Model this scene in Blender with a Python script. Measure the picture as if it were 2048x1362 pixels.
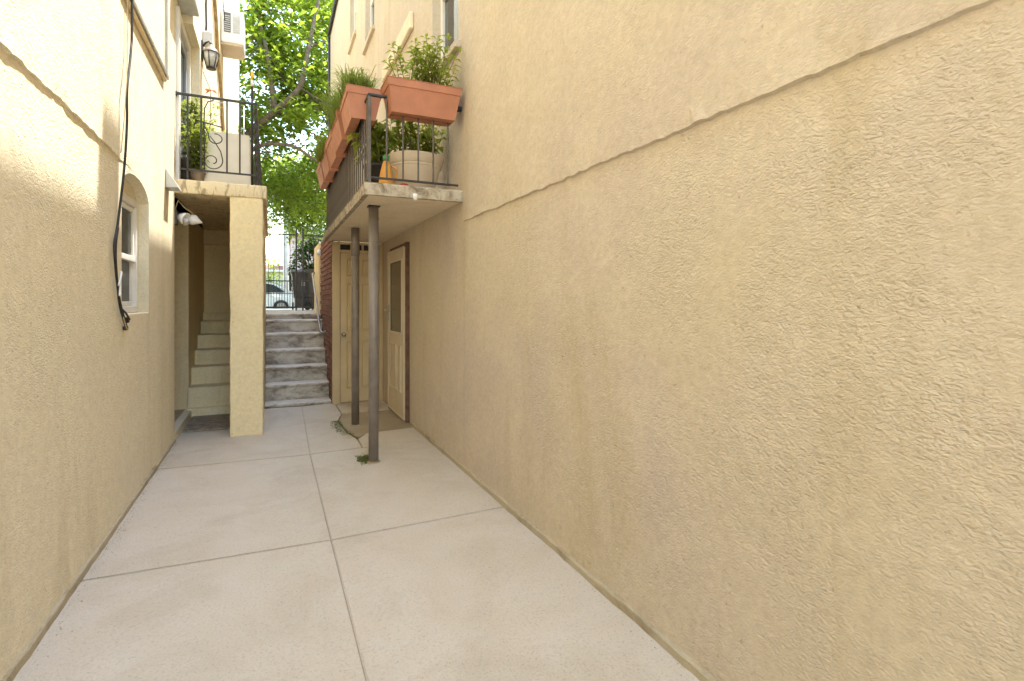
import bpy, bmesh, math, random
from mathutils import Vector, Matrix, noise as mnoise
R_ = math.radians
random.seed(7)
scene = bpy.context.scene
for o in list(bpy.data.objects): bpy.data.objects.remove(o)

# ------------------------------------------------------------------ camera
cam_d = bpy.data.cameras.new('camera'); cam = bpy.data.objects.new('camera', cam_d)
scene.collection.objects.link(cam); scene.camera = cam
cam_d.sensor_width = 36; cam_d.lens = 18.573; cam_d.shift_y = -0.0376
cam_d.clip_start = 0.05; cam_d.clip_end = 2000
cam.location = (0, 0, 1.4); cam.rotation_euler = (R_(90), 0, -R_(24.52))

# ------------------------------------------------------------------ sky, sun, exposure
SUN_EL, SUN_PHI = 70.4, 20.0       # elevation; azimuth turned from +X towards +Y
w = bpy.data.worlds.new('World'); scene.world = w; w.use_nodes = True
nt = w.node_tree; nt.nodes.clear()
sky = nt.nodes.new('ShaderNodeTexSky'); sky.sky_type = 'NISHITA'; sky.sun_disc = False
sky.sun_elevation = R_(SUN_EL); sky.sun_rotation = R_(90 - SUN_PHI)
sky.altitude = 20; sky.air_density = 2.0; sky.dust_density = 1.0; sky.ozone_density = 2.0
bg = nt.nodes.new('ShaderNodeBackground'); bg.inputs['Strength'].default_value = 0.15
wo = nt.nodes.new('ShaderNodeOutputWorld')
nt.links.new(sky.outputs[0], bg.inputs[0]); nt.links.new(bg.outputs[0], wo.inputs[0])
sd = bpy.data.lights.new('sun', 'SUN'); sd.energy = 2.0; sd.angle = R_(0.55); sd.color = (1, .95, .86)
sun = bpy.data.objects.new('sun', sd); scene.collection.objects.link(sun)
to_sun = Vector((math.cos(R_(SUN_EL))*math.cos(R_(SUN_PHI)), math.cos(R_(SUN_EL))*math.sin(R_(SUN_PHI)), math.sin(R_(SUN_EL))))
sun.rotation_euler = to_sun.to_track_quat('Z', 'Y').to_euler(); sun.location = (6, 4, 20)
vs = scene.view_settings
vs.view_transform = 'Standard'; vs.look = 'None'; vs.gamma = 1; vs.use_curve_mapping = False
vs.exposure = 2.76
scene.cycles.diffuse_bounces = 7; scene.cycles.max_bounces = 10

# ------------------------------------------------------------------ helpers
COL = scene.collection
def link(o): COL.objects.link(o); return o
def empty(name, loc=(0, 0, 0), label=None, cat=None, group=None, kind=None):
    o = bpy.data.objects.new(name, None); o.location = loc; o.empty_display_size = .1; link(o)
    tag(o, label, cat, group, kind); return o
def tag(o, label=None, cat=None, group=None, kind=None):
    if label: o['label'] = label
    if cat: o['category'] = cat
    if group: o['group'] = group
    if kind: o['kind'] = kind
    return o
def wloc(p):
    v = Vector((0, 0, 0))
    while p: v += p.location; p = p.parent
    return v
def obj(name, bm, mat, parent=None, smooth=False, kind=None, at=None):
    """one mesh object; bm is in world coordinates, moved to the parent's (or at's) origin"""
    off = wloc(parent)
    org = Vector(at) if at is not None else off
    if org.length: bmesh.ops.translate(bm, verts=bm.verts, vec=-org)
    me = bpy.data.meshes.new(name); bm.to_mesh(me); bm.free()
    for m in (mat if isinstance(mat, (list, tuple)) else [mat]): me.materials.append(m)
    if smooth:
        for p in me.polygons: p.use_smooth = True
    o = bpy.data.objects.new(name, me); o.parent = parent; o.location = org - off; link(o)
    if kind: o['kind'] = kind
    return o
def inst(name, me, loc, parent, rot=(0, 0, 0), scale=(1, 1, 1)):
    o = bpy.data.objects.new(name, me); o.parent = parent; o.location = Vector(loc) - wloc(parent)
    o.rotation_euler = rot; o.scale = scale; return link(o)
def copy_tree(o, parent=None):
    c = o.copy(); COL.objects.link(c); c.parent = parent
    for ch in o.children: copy_tree(ch, c)
    return c
def quad(bm, *pts, mi=0):
    f = bm.faces.new([bm.verts.new(p) for p in pts]); f.material_index = mi; return f
def box(bm, x0, x1, y0, y1, z0, z1, bev=0, seg=1, mi=0):
    vs_ = [bm.verts.new((x, y, z)) for x in (x0, x1) for y in (y0, y1) for z in (z0, z1)]
    fs = [bm.faces.new([vs_[i] for i in q]) for q in ((0,1,3,2),(4,6,7,5),(0,4,5,1),(2,3,7,6),(0,2,6,4),(1,5,7,3))]
    for f in fs: f.material_index = mi
    if bev:
        es = list({e for f in fs for e in f.edges})
        bmesh.ops.bevel(bm, geom=es, offset=bev, segments=seg, affect='EDGES', profile=.6)
    return bm
def rough(x0, x1, y0, y1, z0, z1, amp=.005, step=.06, r=.012, seed=0):
    """box of rendered masonry: rounded, slightly wavy faces and chipped edges"""
    bm = bmesh.new(); c = [(x0, x1), (y0, y1), (z0, z1)]; n = [max(2, min(60, int((b-a)/step))) for a, b in c]
    for ax in range(3):
        u, v = [(1, 2), (2, 0), (0, 1)][ax]
        for side in (0, 1):
            g = [[None]*(n[v]+1) for _ in range(n[u]+1)]
            for i in range(n[u]+1):
                for j in range(n[v]+1):
                    p = [0, 0, 0]; p[ax] = c[ax][side]; p[u] = c[u][0]+(c[u][1]-c[u][0])*i/n[u]; p[v] = c[v][0]+(c[v][1]-c[v][0])*j/n[v]
                    g[i][j] = bm.verts.new(p)
            for i in range(n[u]):
                for j in range(n[v]):
                    q = (g[i][j], g[i+1][j], g[i+1][j+1], g[i][j+1]); bm.faces.new(q if side else q[::-1])
    bmesh.ops.remove_doubles(bm, verts=bm.verts, dist=1e-5)
    sharp = [e for e in bm.edges if len(e.link_faces) == 2 and e.link_faces[0].normal.dot(e.link_faces[1].normal) < .5]
    bm.normal_update(); sharp = [e for e in bm.edges if len(e.link_faces) == 2 and e.calc_face_angle(0) > .8]
    bmesh.ops.bevel(bm, geom=sharp, offset=r, segments=2, affect='EDGES', profile=.6)
    for q in bm.verts:
        f = Vector((fbm(q.co.x*5+seed, q.co.y*5, q.co.z*5), fbm(q.co.x*5, q.co.y*5+9, q.co.z*5+seed), fbm(q.co.x*5, q.co.y*5+seed, q.co.z*5+17)))
        h_ = fbm(q.co.x*19, q.co.y*19+seed, q.co.z*19, 2)
        q.co += f*amp+q.normal*h_*amp*.5
    return bm
def nb(*a, **k): return box(bmesh.new(), *a, **k)
def frame_of(d):
    d = d.normalized(); u = d.orthogonal().normalized(); return u, d.cross(u)
def tube(bm, pts, r, n=8, cap=True):
    pts = [Vector(p) for p in pts]; rs = r if isinstance(r, (list, tuple)) else [r]*len(pts)
    rings = []; u = None
    for i, p in enumerate(pts):
        d = (pts[min(i+1, len(pts)-1)] - pts[max(i-1, 0)]).normalized()
        if u is None: u = d.orthogonal().normalized()
        else: u = (u - d*u.dot(d)).normalized()
        v = d.cross(u)
        rings.append([bm.verts.new(p + (u*math.cos(2*math.pi*k/n) + v*math.sin(2*math.pi*k/n))*rs[i]) for k in range(n)])
    for a, b in zip(rings, rings[1:]):
        for k in range(n): bm.faces.new((a[k], a[(k+1) % n], b[(k+1) % n], b[k]))
    if cap:
        bm.faces.new(list(reversed(rings[0]))); bm.faces.new(rings[-1])
    return bm
def nt_(*a, **k): return tube(bmesh.new(), *a, **k)
def lathe(bm, prof, c, n=24):
    rings = [[bm.verts.new((c[0]+r*math.cos(2*math.pi*k/n), c[1]+r*math.sin(2*math.pi*k/n), c[2]+z)) for k in range(n)] for r, z in prof]
    for a, b in zip(rings, rings[1:]):
        for k in range(n): bm.faces.new((a[k], a[(k+1) % n], b[(k+1) % n], b[k]))
    if prof[0][0] > 1e-4: bm.faces.new(list(reversed(rings[0])))
    if prof[-1][0] > 1e-4: bm.faces.new(rings[-1])
    return bm
def prism(bm, poly, axis, a, b):
    """extrude a 2-D polygon along an axis ('x','y','z') from a to b"""
    def P(p, t): return {'x': (t, p[0], p[1]), 'y': (p[0], t, p[1]), 'z': (p[0], p[1], t)}[axis]
    A = [bm.verts.new(P(p, a)) for p in poly]; B = [bm.verts.new(P(p, b)) for p in poly]
    n = len(poly)
    for k in range(n): bm.faces.new((A[k], A[(k+1) % n], B[(k+1) % n], B[k]))
    bm.faces.new(list(reversed(A))); bm.faces.new(B)
    bmesh.ops.recalc_face_normals(bm, faces=bm.faces)
    return bm
def fbm(x, y, z=0, o=4):
    return mnoise.fractal(Vector((x, y, z)), 1.0, 2.0, o)

# ------------------------------------------------------------------ materials
def newmat(name):
    m = bpy.data.materials.new(name); m.use_nodes = True; t = m.node_tree
    b = t.nodes['Principled BSDF']; return m, t, b
def N(t, ty, **k):
    n = t.nodes.new(ty)
    for a, v in k.items():
        if a in n.inputs.keys(): n.inputs[a].default_value = v
        else: setattr(n, a, v)
    return n
def L(t, a, b): t.links.new(a, b)
def coords(t, scale=(1, 1, 1), loc=(0, 0, 0)):
    tc = N(t, 'ShaderNodeTexCoord'); mp = N(t, 'ShaderNodeMapping')
    mp.inputs['Scale'].default_value = scale; mp.inputs['Location'].default_value = loc
    L(t, tc.outputs['Object'], mp.inputs['Vector']); return mp.outputs[0]
def noise(t, vec, scale, detail=4, rough=.55, dist=0):
    n = N(t, 'ShaderNodeTexNoise'); n.inputs['Scale'].default_value = scale; n.inputs['Detail'].default_value = detail
    n.inputs['Roughness'].default_value = rough; n.inputs['Distortion'].default_value = dist
    L(t, vec, n.inputs['Vector']); return n.outputs['Fac']
def ramp(t, fac, stops):
    r = N(t, 'ShaderNodeValToRGB'); e = r.color_ramp.elements
    while len(e) < len(stops): e.new(.5)
    for el, (p, c) in zip(e, stops):
        el.position = p; el.color = (*c, 1) if len(c) == 3 else c
    L(t, fac, r.inputs[0]); return r.outputs[0]
def mix(t, fac, a, b, mode='MIX'):
    n = N(t, 'ShaderNodeMix'); n.data_type = 'RGBA'; n.blend_type = mode
    for s, v in ((n.inputs[0], fac), (n.inputs[6], a), (n.inputs[7], b)):
        if hasattr(v, 'links'): L(t, v, s)
        elif isinstance(v, (int, float)): s.default_value = v
        else: s.default_value = (*v, 1)
    return n.outputs[2]
def math_(t, op, a, b=0.0):
    n = N(t, 'ShaderNodeMath'); n.operation = op
    for s, v in zip(n.inputs, (a, b)):
        if hasattr(v, 'links'): L(t, v, s)
        else: s.default_value = v
    return n.outputs[0]
def bump(t, b, h, strength=.5, dist=.01, prev=None):
    n = N(t, 'ShaderNodeBump'); n.inputs['Strength'].default_value = strength; n.inputs['Distance'].default_value = dist
    L(t, h, n.inputs['Height'])
    if prev: L(t, prev, n.inputs['Normal'])
    L(t, n.outputs[0], b.inputs['Normal']); return n.outputs[0]

def stucco(name, c1, c2, c3, rel=1.0, patch=True, dirt=.35, zones=None, cracks=0):
    """trowelled stucco: worm-like ridges whose strength varies in patches, weathered paint"""
    m, t, b = newmat(name); v = coords(t)
    big = noise(t, v, .55, 2, .5, .3); mid = noise(t, v, 2.3, 3, .6, .4); fine = noise(t, v, 30, 3, .7)
    col = mix(t, ramp(t, big, [(.36, (0,)*3), (.64, (1,)*3)]), c1, c2)
    col = mix(t, ramp(t, mid, [(.45, (0,)*3), (.72, (1,)*3)]), col, c3)
    sv = coords(t, (2.2, 2.2, .3)); st = noise(t, sv, 1.2, 4, .65, .9)
    stain = math_(t, 'MULTIPLY', ramp(t, st, [(.52, (0,)*3), (.74, (1,)*3)]), dirt)
    col = mix(t, stain, col, (.47, .38, .22))
    # worm ridges: warped noise folded round its middle
    hv = coords(t, (1, .72, 1.25))
    wr = noise(t, hv, 44, 1.5, .5, .8)
    ridge = math_(t, 'ABSOLUTE', math_(t, 'SUBTRACT', wr, .5))
    wr2 = noise(t, hv, 105, 1, .5, .6)
    gm = ramp(t, noise(t, v, 1.5, 3, .65, .6), [(.36, (.2,)*3), (.68, (1.15,)*3)]) if patch else .6
    h = math_(t, 'ADD', math_(t, 'MULTIPLY', ridge, -1.5), math_(t, 'MULTIPLY', wr2, .8))
    if zones:   # coarse base coat below the ledge, smoother coat above it and towards the balcony
        tc = N(t, 'ShaderNodeTexCoord'); sp = N(t, 'ShaderNodeSeparateXYZ'); L(t, tc.outputs['Object'], sp.inputs[0])
        def mr(src, a, b, lo, hi):
            n = N(t, 'ShaderNodeMapRange'); n.interpolation_type = 'SMOOTHSTEP'; L(t, src, n.inputs[0])
            for i, q in zip((1, 2, 3, 4), (a, b, lo, hi)): n.inputs[i].default_value = q
            return n.outputs[0]
        wob = math_(t, 'ADD', sp.outputs['Y'], math_(t, 'MULTIPLY', math_(t, 'SUBTRACT', mid, .5), 2.5))
        gm = math_(t, 'MULTIPLY', gm, math_(t, 'MULTIPLY', mr(sp.outputs['Z'], 2.03, 2.1, 1, .42), mr(wob, -1.6, 1.2, 1.0, .3)))
    h = math_(t, 'MULTIPLY', h, gm)
    h = math_(t, 'ADD', h, math_(t, 'MULTIPLY', fine, .3))
    h = math_(t, 'ADD', h, math_(t, 'MULTIPLY', noise(t, v, 8, 2, .6), .7))
    # small dark specks scattered by their own noise, tiny pinholes
    pit = ramp(t, noise(t, v, 40, 2, .6, .4), [(.23, (1,)*3), (.33, (0,)*3)])
    col = mix(t, math_(t, 'MULTIPLY', pit, .5), col, (.30, .23, .14))
    fc = ramp(t, fine, [(.3, (.9,)*3), (.7, (1.06,)*3)])
    if cracks:
        wv = N(t, 'ShaderNodeVectorMath'); wv.operation = 'ADD'; nz = N(t, 'ShaderNodeTexNoise'); nz.inputs['Scale'].default_value = 3.2; nz.inputs['Detail'].default_value = 4
        L(t, v, nz.inputs['Vector']); sc = N(t, 'ShaderNodeVectorMath'); sc.operation = 'SCALE'; sc.inputs['Scale'].default_value = .5
        L(t, nz.outputs['Color'], sc.inputs[0]); L(t, v, wv.inputs[0]); L(t, sc.outputs[0], wv.inputs[1])
        vo = N(t, 'ShaderNodeTexVoronoi'); vo.feature = 'DISTANCE_TO_EDGE'; vo.inputs['Scale'].default_value = .75; L(t, wv.outputs[0], vo.inputs['Vector'])
        ln = ramp(t, vo.outputs['Distance'], [(.0, (1,)*3), (.0045, (0,)*3)])
        ck = math_(t, 'MULTIPLY', ln, ramp(t, noise(t, v, 1.1, 3, .6), [(.5, (0,)*3), (.62, (1,)*3)]))
        col = mix(t, math_(t, 'MULTIPLY', ck, cracks), col, (.24, .18, .10))
        h = math_(t, 'SUBTRACT', h, math_(t, 'MULTIPLY', ck, .5))
    col = mix(t, 1.0, col, fc, 'MULTIPLY')
    L(t, col, b.inputs['Base Color']); b.inputs['Roughness'].default_value = .88
    b.inputs['Specular IOR Level'].default_value = .25
    bump(t, b, h, .9*rel, .0105); return m

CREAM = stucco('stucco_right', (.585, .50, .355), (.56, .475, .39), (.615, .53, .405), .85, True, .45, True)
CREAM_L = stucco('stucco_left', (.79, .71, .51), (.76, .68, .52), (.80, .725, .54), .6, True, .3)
OCHRE = stucco('stucco_ochre', (.84, .70, .425), (.81, .675, .44), (.85, .72, .46), .45, False, .4)
SOFFIT = stucco('soffit_paint', (.80, .69, .50), (.78, .67, .51), (.82, .71, .53), .3, False, .3)

def plain(name, c, rough=.5, metal=0, var=.12, sc=8, bumpy=0, spec=.5, c2=None, wear=None):
    m, t, b = newmat(name); v = coords(t)
    n = noise(t, v, sc, 5, .6, .2)
    c2 = c2 or tuple(x*(1-var*2) for x in c)
    col = mix(t, ramp(t, n, [(.35, (0,)*3), (.7, (1,)*3)]), tuple(min(1, x*(1+var)) for x in c), c2)
    if wear:
        wn = noise(t, v, sc*2.7, 6, .7, .6)
        col = mix(t, ramp(t, wn, [(wear[1], (0,)*3), (wear[1]+.06, (1,)*3)]), col, wear[0])
    L(t, col, b.inputs['Base Color']); b.inputs['Roughness'].default_value = rough
    b.inputs['Metallic'].default_value = metal; b.inputs['Specular IOR Level'].default_value = spec
    rr = ramp(t, noise(t, v, sc*3, 4), [(.3, (max(0, rough-.12),)*3), (.7, (min(1, rough+.12),)*3)])
    L(t, rr, b.inputs['Roughness'])
    if bumpy: bump(t, b, noise(t, v, sc*6, 5, .6), bumpy, .004)
    return m
def concrete(name, c1, c2, stain, grain=1.0, sc=1.0, stain_amt=.5):
    m, t, b = newmat(name); v = coords(t)
    big = noise(t, v, 1.3*sc, 5, .6, .5); f1 = noise(t, v, 95, 3, .7); f2 = noise(t, v, 260, 2, .6)
    col = mix(t, ramp(t, big, [(.35, (0,)*3), (.68, (1,)*3)]), c1, c2)
    s2 = noise(t, v, .8*sc, 6, .65, .8)
    col = mix(t, math_(t, 'MULTIPLY', ramp(t, s2, [(.50, (0,)*3), (.68, (1,)*3)]), stain_amt), col, stain)
    sp = ramp(t, f1, [(.28, (.74,)*3), (.44, (1,)*3), (.68, (1.07,)*3)])
    col = mix(t, .75*grain, col, mix(t, 1.0, col, sp, 'MULTIPLY'))
    L(t, col, b.inputs['Base Color']); b.inputs['Roughness'].default_value = .9
    b.inputs['Specular IOR Level'].default_value = .25
    h = math_(t, 'ADD', math_(t, 'MULTIPLY', f1, .8), math_(t, 'MULTIPLY', f2, .4))
    h = math_(t, 'ADD', h, math_(t, 'MULTIPLY', noise(t, v, 9, 4, .6), .8))
    bump(t, b, h, .5*grain, .006); return m
PAVE = concrete('concrete_paving', (.56, .495, .41), (.53, .455, .36), (.40, .34, .25), 1.5, 2.2, .42)
PAVE_D = concrete('concrete_threshold', (.33, .265, .175), (.42, .345, .24), (.22, .17, .10))
JOINT = concrete('joint_dirt', (.34, .28, .2), (.4, .33, .24), (.2, .16, .1), 1, 4, .8)
KERB = concrete('kerb_cement', (.46, .38, .25), (.42, .36, .26), (.24, .19, .12), .8, 3, .8)
STEP_C = None
def worn_steps():
    m, t, b = newmat('worn_painted_steps'); v = coords(t)
    sc_ = noise(t, coords(t, (1, 1.6, 1.9)), 4.2, 5, .62, .35); s2 = noise(t, coords(t, (.6, 1, 1.6)), 15, 5, .7, .5)
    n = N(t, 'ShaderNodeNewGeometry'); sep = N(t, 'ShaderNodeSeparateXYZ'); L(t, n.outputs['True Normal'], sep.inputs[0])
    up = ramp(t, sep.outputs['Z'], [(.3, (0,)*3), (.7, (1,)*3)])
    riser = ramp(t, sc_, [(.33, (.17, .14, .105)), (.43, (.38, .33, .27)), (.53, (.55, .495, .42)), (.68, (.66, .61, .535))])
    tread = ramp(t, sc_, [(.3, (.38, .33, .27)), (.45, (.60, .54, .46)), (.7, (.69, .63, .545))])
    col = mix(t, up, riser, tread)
    col = mix(t, math_(t, 'MULTIPLY', ramp(t, s2, [(.56, (0,)*3), (.66, (1,)*3)]), .45), col, (.19, .16, .13))
    L(t, col, b.inputs['Base Color']); b.inputs['Roughness'].default_value = .85
    bump(t, b, math_(t, 'ADD', sc_, math_(t, 'MULTIPLY', s2, .6)), .6, .012); return m
STEPS = worn_steps()
def slab_edge():
    m, t, b = newmat('weathered_slab_edge'); v = coords(t)
    a = noise(t, v, 9, 6, .72, .7); c = noise(t, v, 26, 5, .7, .4)
    col = ramp(t, a, [(.36, (.13, .10, .065)), (.46, (.33, .275, .2)), (.56, (.47, .405, .305)), (.72, (.57, .50, .39))])
    col = mix(t, math_(t, 'MULTIPLY', ramp(t, c, [(.55, (0,)*3), (.65, (1,)*3)]), .5), col, (.25, .2, .13))
    L(t, col, b.inputs['Base Color']); b.inputs['Roughness'].default_value = .9
    bump(t, b, a, .7, .012); return m
SLAB_E = slab_edge()
def slab_ochre():
    m, t, b = newmat('ochre_slab_mould'); v = coords(t)
    a = noise(t, coords(t, (1, 1, .25)), 13, 6, .7, 1); g = N(t, 'ShaderNodeSeparateXYZ')
    tc = N(t, 'ShaderNodeTexCoord'); L(t, tc.outputs['Object'], g.inputs[0])
    msk = math_(t, 'MULTIPLY', ramp(t, a, [(.52, (0,)*3), (.62, (1,)*3)]), .7)
    col = mix(t, msk, mix(t, noise(t, v, 3, 4), (.76, .635, .40), (.73, .615, .42)), (.24, .17, .08))
    L(t, col, b.inputs['Base Color']); b.inputs['Roughness'].default_value = .9
    bump(t, b, noise(t, v, 30, 5, .6), .45, .01); return m
SLAB_O = slab_ochre()
TERRA = plain('terracotta_plastic', (.44, .18, .10), .55, var=.08, sc=5, c2=(.37, .15, .085), wear=((.5, .26, .16), .7))
SOIL = plain('soil', (.06, .04, .025), .95, bumpy=.8, sc=20)
POT_B = plain('beige_pot', (.60, .50, .38), .55, var=.06, sc=4)
POT_G = plain('grey_pot', (.17, .13, .10), .6)
TUB = plain('cream_tub', (.74, .67, .55), .55, var=.05, sc=3)
POSTM = plain('brown_painted_steel', (.22, .187, .162), .38, var=.12, sc=6, spec=.5, wear=((.08, .05, .035), .66))
IRON = plain('black_iron', (.03, .026, .024), .45, var=.2, sc=14, wear=((.12, .06, .035), .68))
IRON_G = plain('weathered_grey_iron', (.115, .098, .085), .6, var=.2, sc=10, wear=((.2, .16, .12), .6))
GALV = plain('galvanised_pipe', (.34, .31, .28), .4, .7, sc=8)
DOOR = plain('cream_door_paint', (.62, .50, .31), .5, var=.05, sc=3, wear=((.45, .36, .22), .72))
DOOR2 = plain('storm_door_paint', (.66, .56, .39), .45, var=.05, sc=3)
TRIM = plain('cream_trim', (.70, .61, .45), .45, var=.05)
WOOD_R = plain('red_brown_timber', (.15, .075, .045), .7, var=.25, sc=12, bumpy=.4)
WHITE = plain('white_vinyl', (.78, .76, .72), .4, var=.04, sc=4)
WHITE_P = plain('white_plastic', (.80, .79, .76), .4, var=.03, sc=5)
GREYBOX = plain('pale_grey_metal', (.55, .56, .55), .5, var=.06)
ALU = plain('aluminium', (.45, .44, .43), .35, .8, var=.1)
BLACKC = plain('black_cable', (.018, .015, .014), .5, var=.2)
TANC = plain('painted_cable', (.44, .33, .17), .7, var=.2)
DARKG = plain('dark_interior', (.015, .015, .017), .6)
CURTAIN = plain('curtain', (.80, .81, .83), .9, var=.08, sc=6)
MAT = plain('door_mat', (.30, .235, .165), .95, var=.25, sc=14, bumpy=1, wear=((.42, .34, .25), .56))
BIN = plain('bin_plastic', (.06, .06, .062), .45, var=.2, sc=6)
YELLOW = plain('yellow_tape', (.75, .50, .02), .5)
ORANGE = plain('orange_plastic', (.56, .27, .045), .55, c2=(.50, .19, .03))
BARK = plain('bark', (.14, .105, .07), .9, var=.25, sc=9, bumpy=.8)
BRICKS = [plain('red_brick_%s' % n, c, .88, var=.18, sc=16, bumpy=.6) for n, c in (('deep', (.20, .075, .05)), ('mid', (.25, .095, .062)), ('pale', (.30, .13, .09)))]
MORTAR = plain('mortar', (.46, .37, .29), .95, var=.1, sc=20, bumpy=.5)
ASPH = plain('asphalt', (.06, .06, .06), .9, var=.15, sc=20, bumpy=.4)
SIDEW = concrete('sidewalk', (.42, .40, .37), (.38, .36, .33), (.25, .23, .2))
CARW = plain('white_car_paint', (.78, .79, .80), .2, var=.01, spec=.6)
RUB = plain('rubber', (.02, .02, .02), .8)
ROOF_R = plain('red_roof_tile', (.20, .05, .03), .8, var=.2, sc=5)
HOUSE_W = plain('white_render', (.70, .68, .64), .85, var=.05)
HOUSE_P = plain('pinkish_stone', (.42, .33, .30), .9, var=.2, sc=3, wear=((.55, .48, .44), .55))
POLE_M = plain('pale_utility_pole', (.52, .49, .45), .85, var=.1, sc=4)
GROUND = plain('earth', (.16, .13, .09), .95, var=.2, sc=3)
COPPER = plain('roof_edge_metal', (.035, .028, .024), .6)
ROOFM = plain('roof_felt', (.12, .115, .11), .9)

def glass(name, c=(.02, .025, .03), rough=.04):
    m, t, b = newmat(name); b.inputs['Base Color'].default_value = (*c, 1); b.inputs['Roughness'].default_value = rough
    b.inputs['Specular IOR Level'].default_value = .8
    v = coords(t); bump(t, b, noise(t, v, 2.5, 2), .05, .02); return m
GLASS = glass('dark_glass'); SCREEN = glass('insect_screen', (.045, .05, .055), .45); GLASS_T = glass('door_glass', (.085, .07, .045), .12)
def clear_glass():
    m, t, b = newmat('clear_pane'); t.nodes.remove(b)
    o = t.nodes['Material Output']; tr = N(t, 'ShaderNodeBsdfTransparent'); gl = N(t, 'ShaderNodeBsdfGlossy'); gl.inputs['Roughness'].default_value = .03
    fr = N(t, 'ShaderNodeFresnel'); fr.inputs[0].default_value = 1.12; mx = N(t, 'ShaderNodeMixShader')
    tr.inputs[0].default_value = (.9, .93, .94, 1)
    L(t, fr.outputs[0], mx.inputs[0]); L(t, tr.outputs[0], mx.inputs[1]); L(t, gl.outputs[0], mx.inputs[2]); L(t, mx.outputs[0], o.inputs[0]); return m
PANE = clear_glass()
def leafmat(name, c, ct, var=.3):
    m, t, b = newmat(name); o = t.nodes['Material Output']
    v = coords(t); n = noise(t, v, 1.3, 3); n2 = noise(t, v, 9, 2)
    hi = tuple(min(1, x*(1+var)) for x in c); lo = tuple(x*(1-var) for x in c)
    col = mix(t, ramp(t, math_(t, 'MULTIPLY', math_(t, 'ADD', n, n2), .5), [(.38, (0,)*3), (.62, (1,)*3)]), lo, hi)
    L(t, col, b.inputs['Base Color']); b.inputs['Roughness'].default_value = .5; b.inputs['Specular IOR Level'].default_value = .3
    tl = N(t, 'ShaderNodeBsdfTranslucent'); tl.inputs[0].default_value = (*ct, 1)
    mx = N(t, 'ShaderNodeMixShader'); mx.inputs[0].default_value = .5
    L(t, b.outputs[0], mx.inputs[1]); L(t, tl.outputs[0], mx.inputs[2]); L(t, mx.outputs[0], o.inputs[0]); return m
LEAF_T = leafmat('tree_leaves', (.15, .20, .023), (.38, .48, .04), .45)
LEAF_B = leafmat('bush_leaves', (.05, .10, .022), (.10, .19, .03))
LEAF_P = leafmat('planter_leaves', (.20, .25, .04), (.40, .46, .07))
LEAF_H = leafmat('herb_leaves', (.155, .205, .04), (.30, .38, .06))
LEAF_Y = leafmat('yellow_green_leaves', (.15, .19, .03), (.30, .36, .05))
MOSS = leafmat('moss', (.17, .20, .05), (.16, .2, .05))
STEM = plain('stems', (.10, .09, .035), .8)
PINK = leafmat('pink_petals', (.70, .25, .16), (.6, .25, .15))

# ------------------------------------------------------------------ layout numbers (metres)
XL, XR = -.88, 1.46          # alley wall faces
YB = -3.6                    # alley's open end behind the camera
DW = 7.65                    # wall with the panelled door
XW, YE = -.77, 15.9           # left house's forward wall face past the balcony door, its street end
HL, HR = 10.7, 8.62           # roof heights
STY = [(7.75, .03), (8.03, .25), (8.31, .468), (8.59, .69), (8.87, .918), (9.15, 1.115), (9.43, 1.21)]
STREET = 1.2

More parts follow.
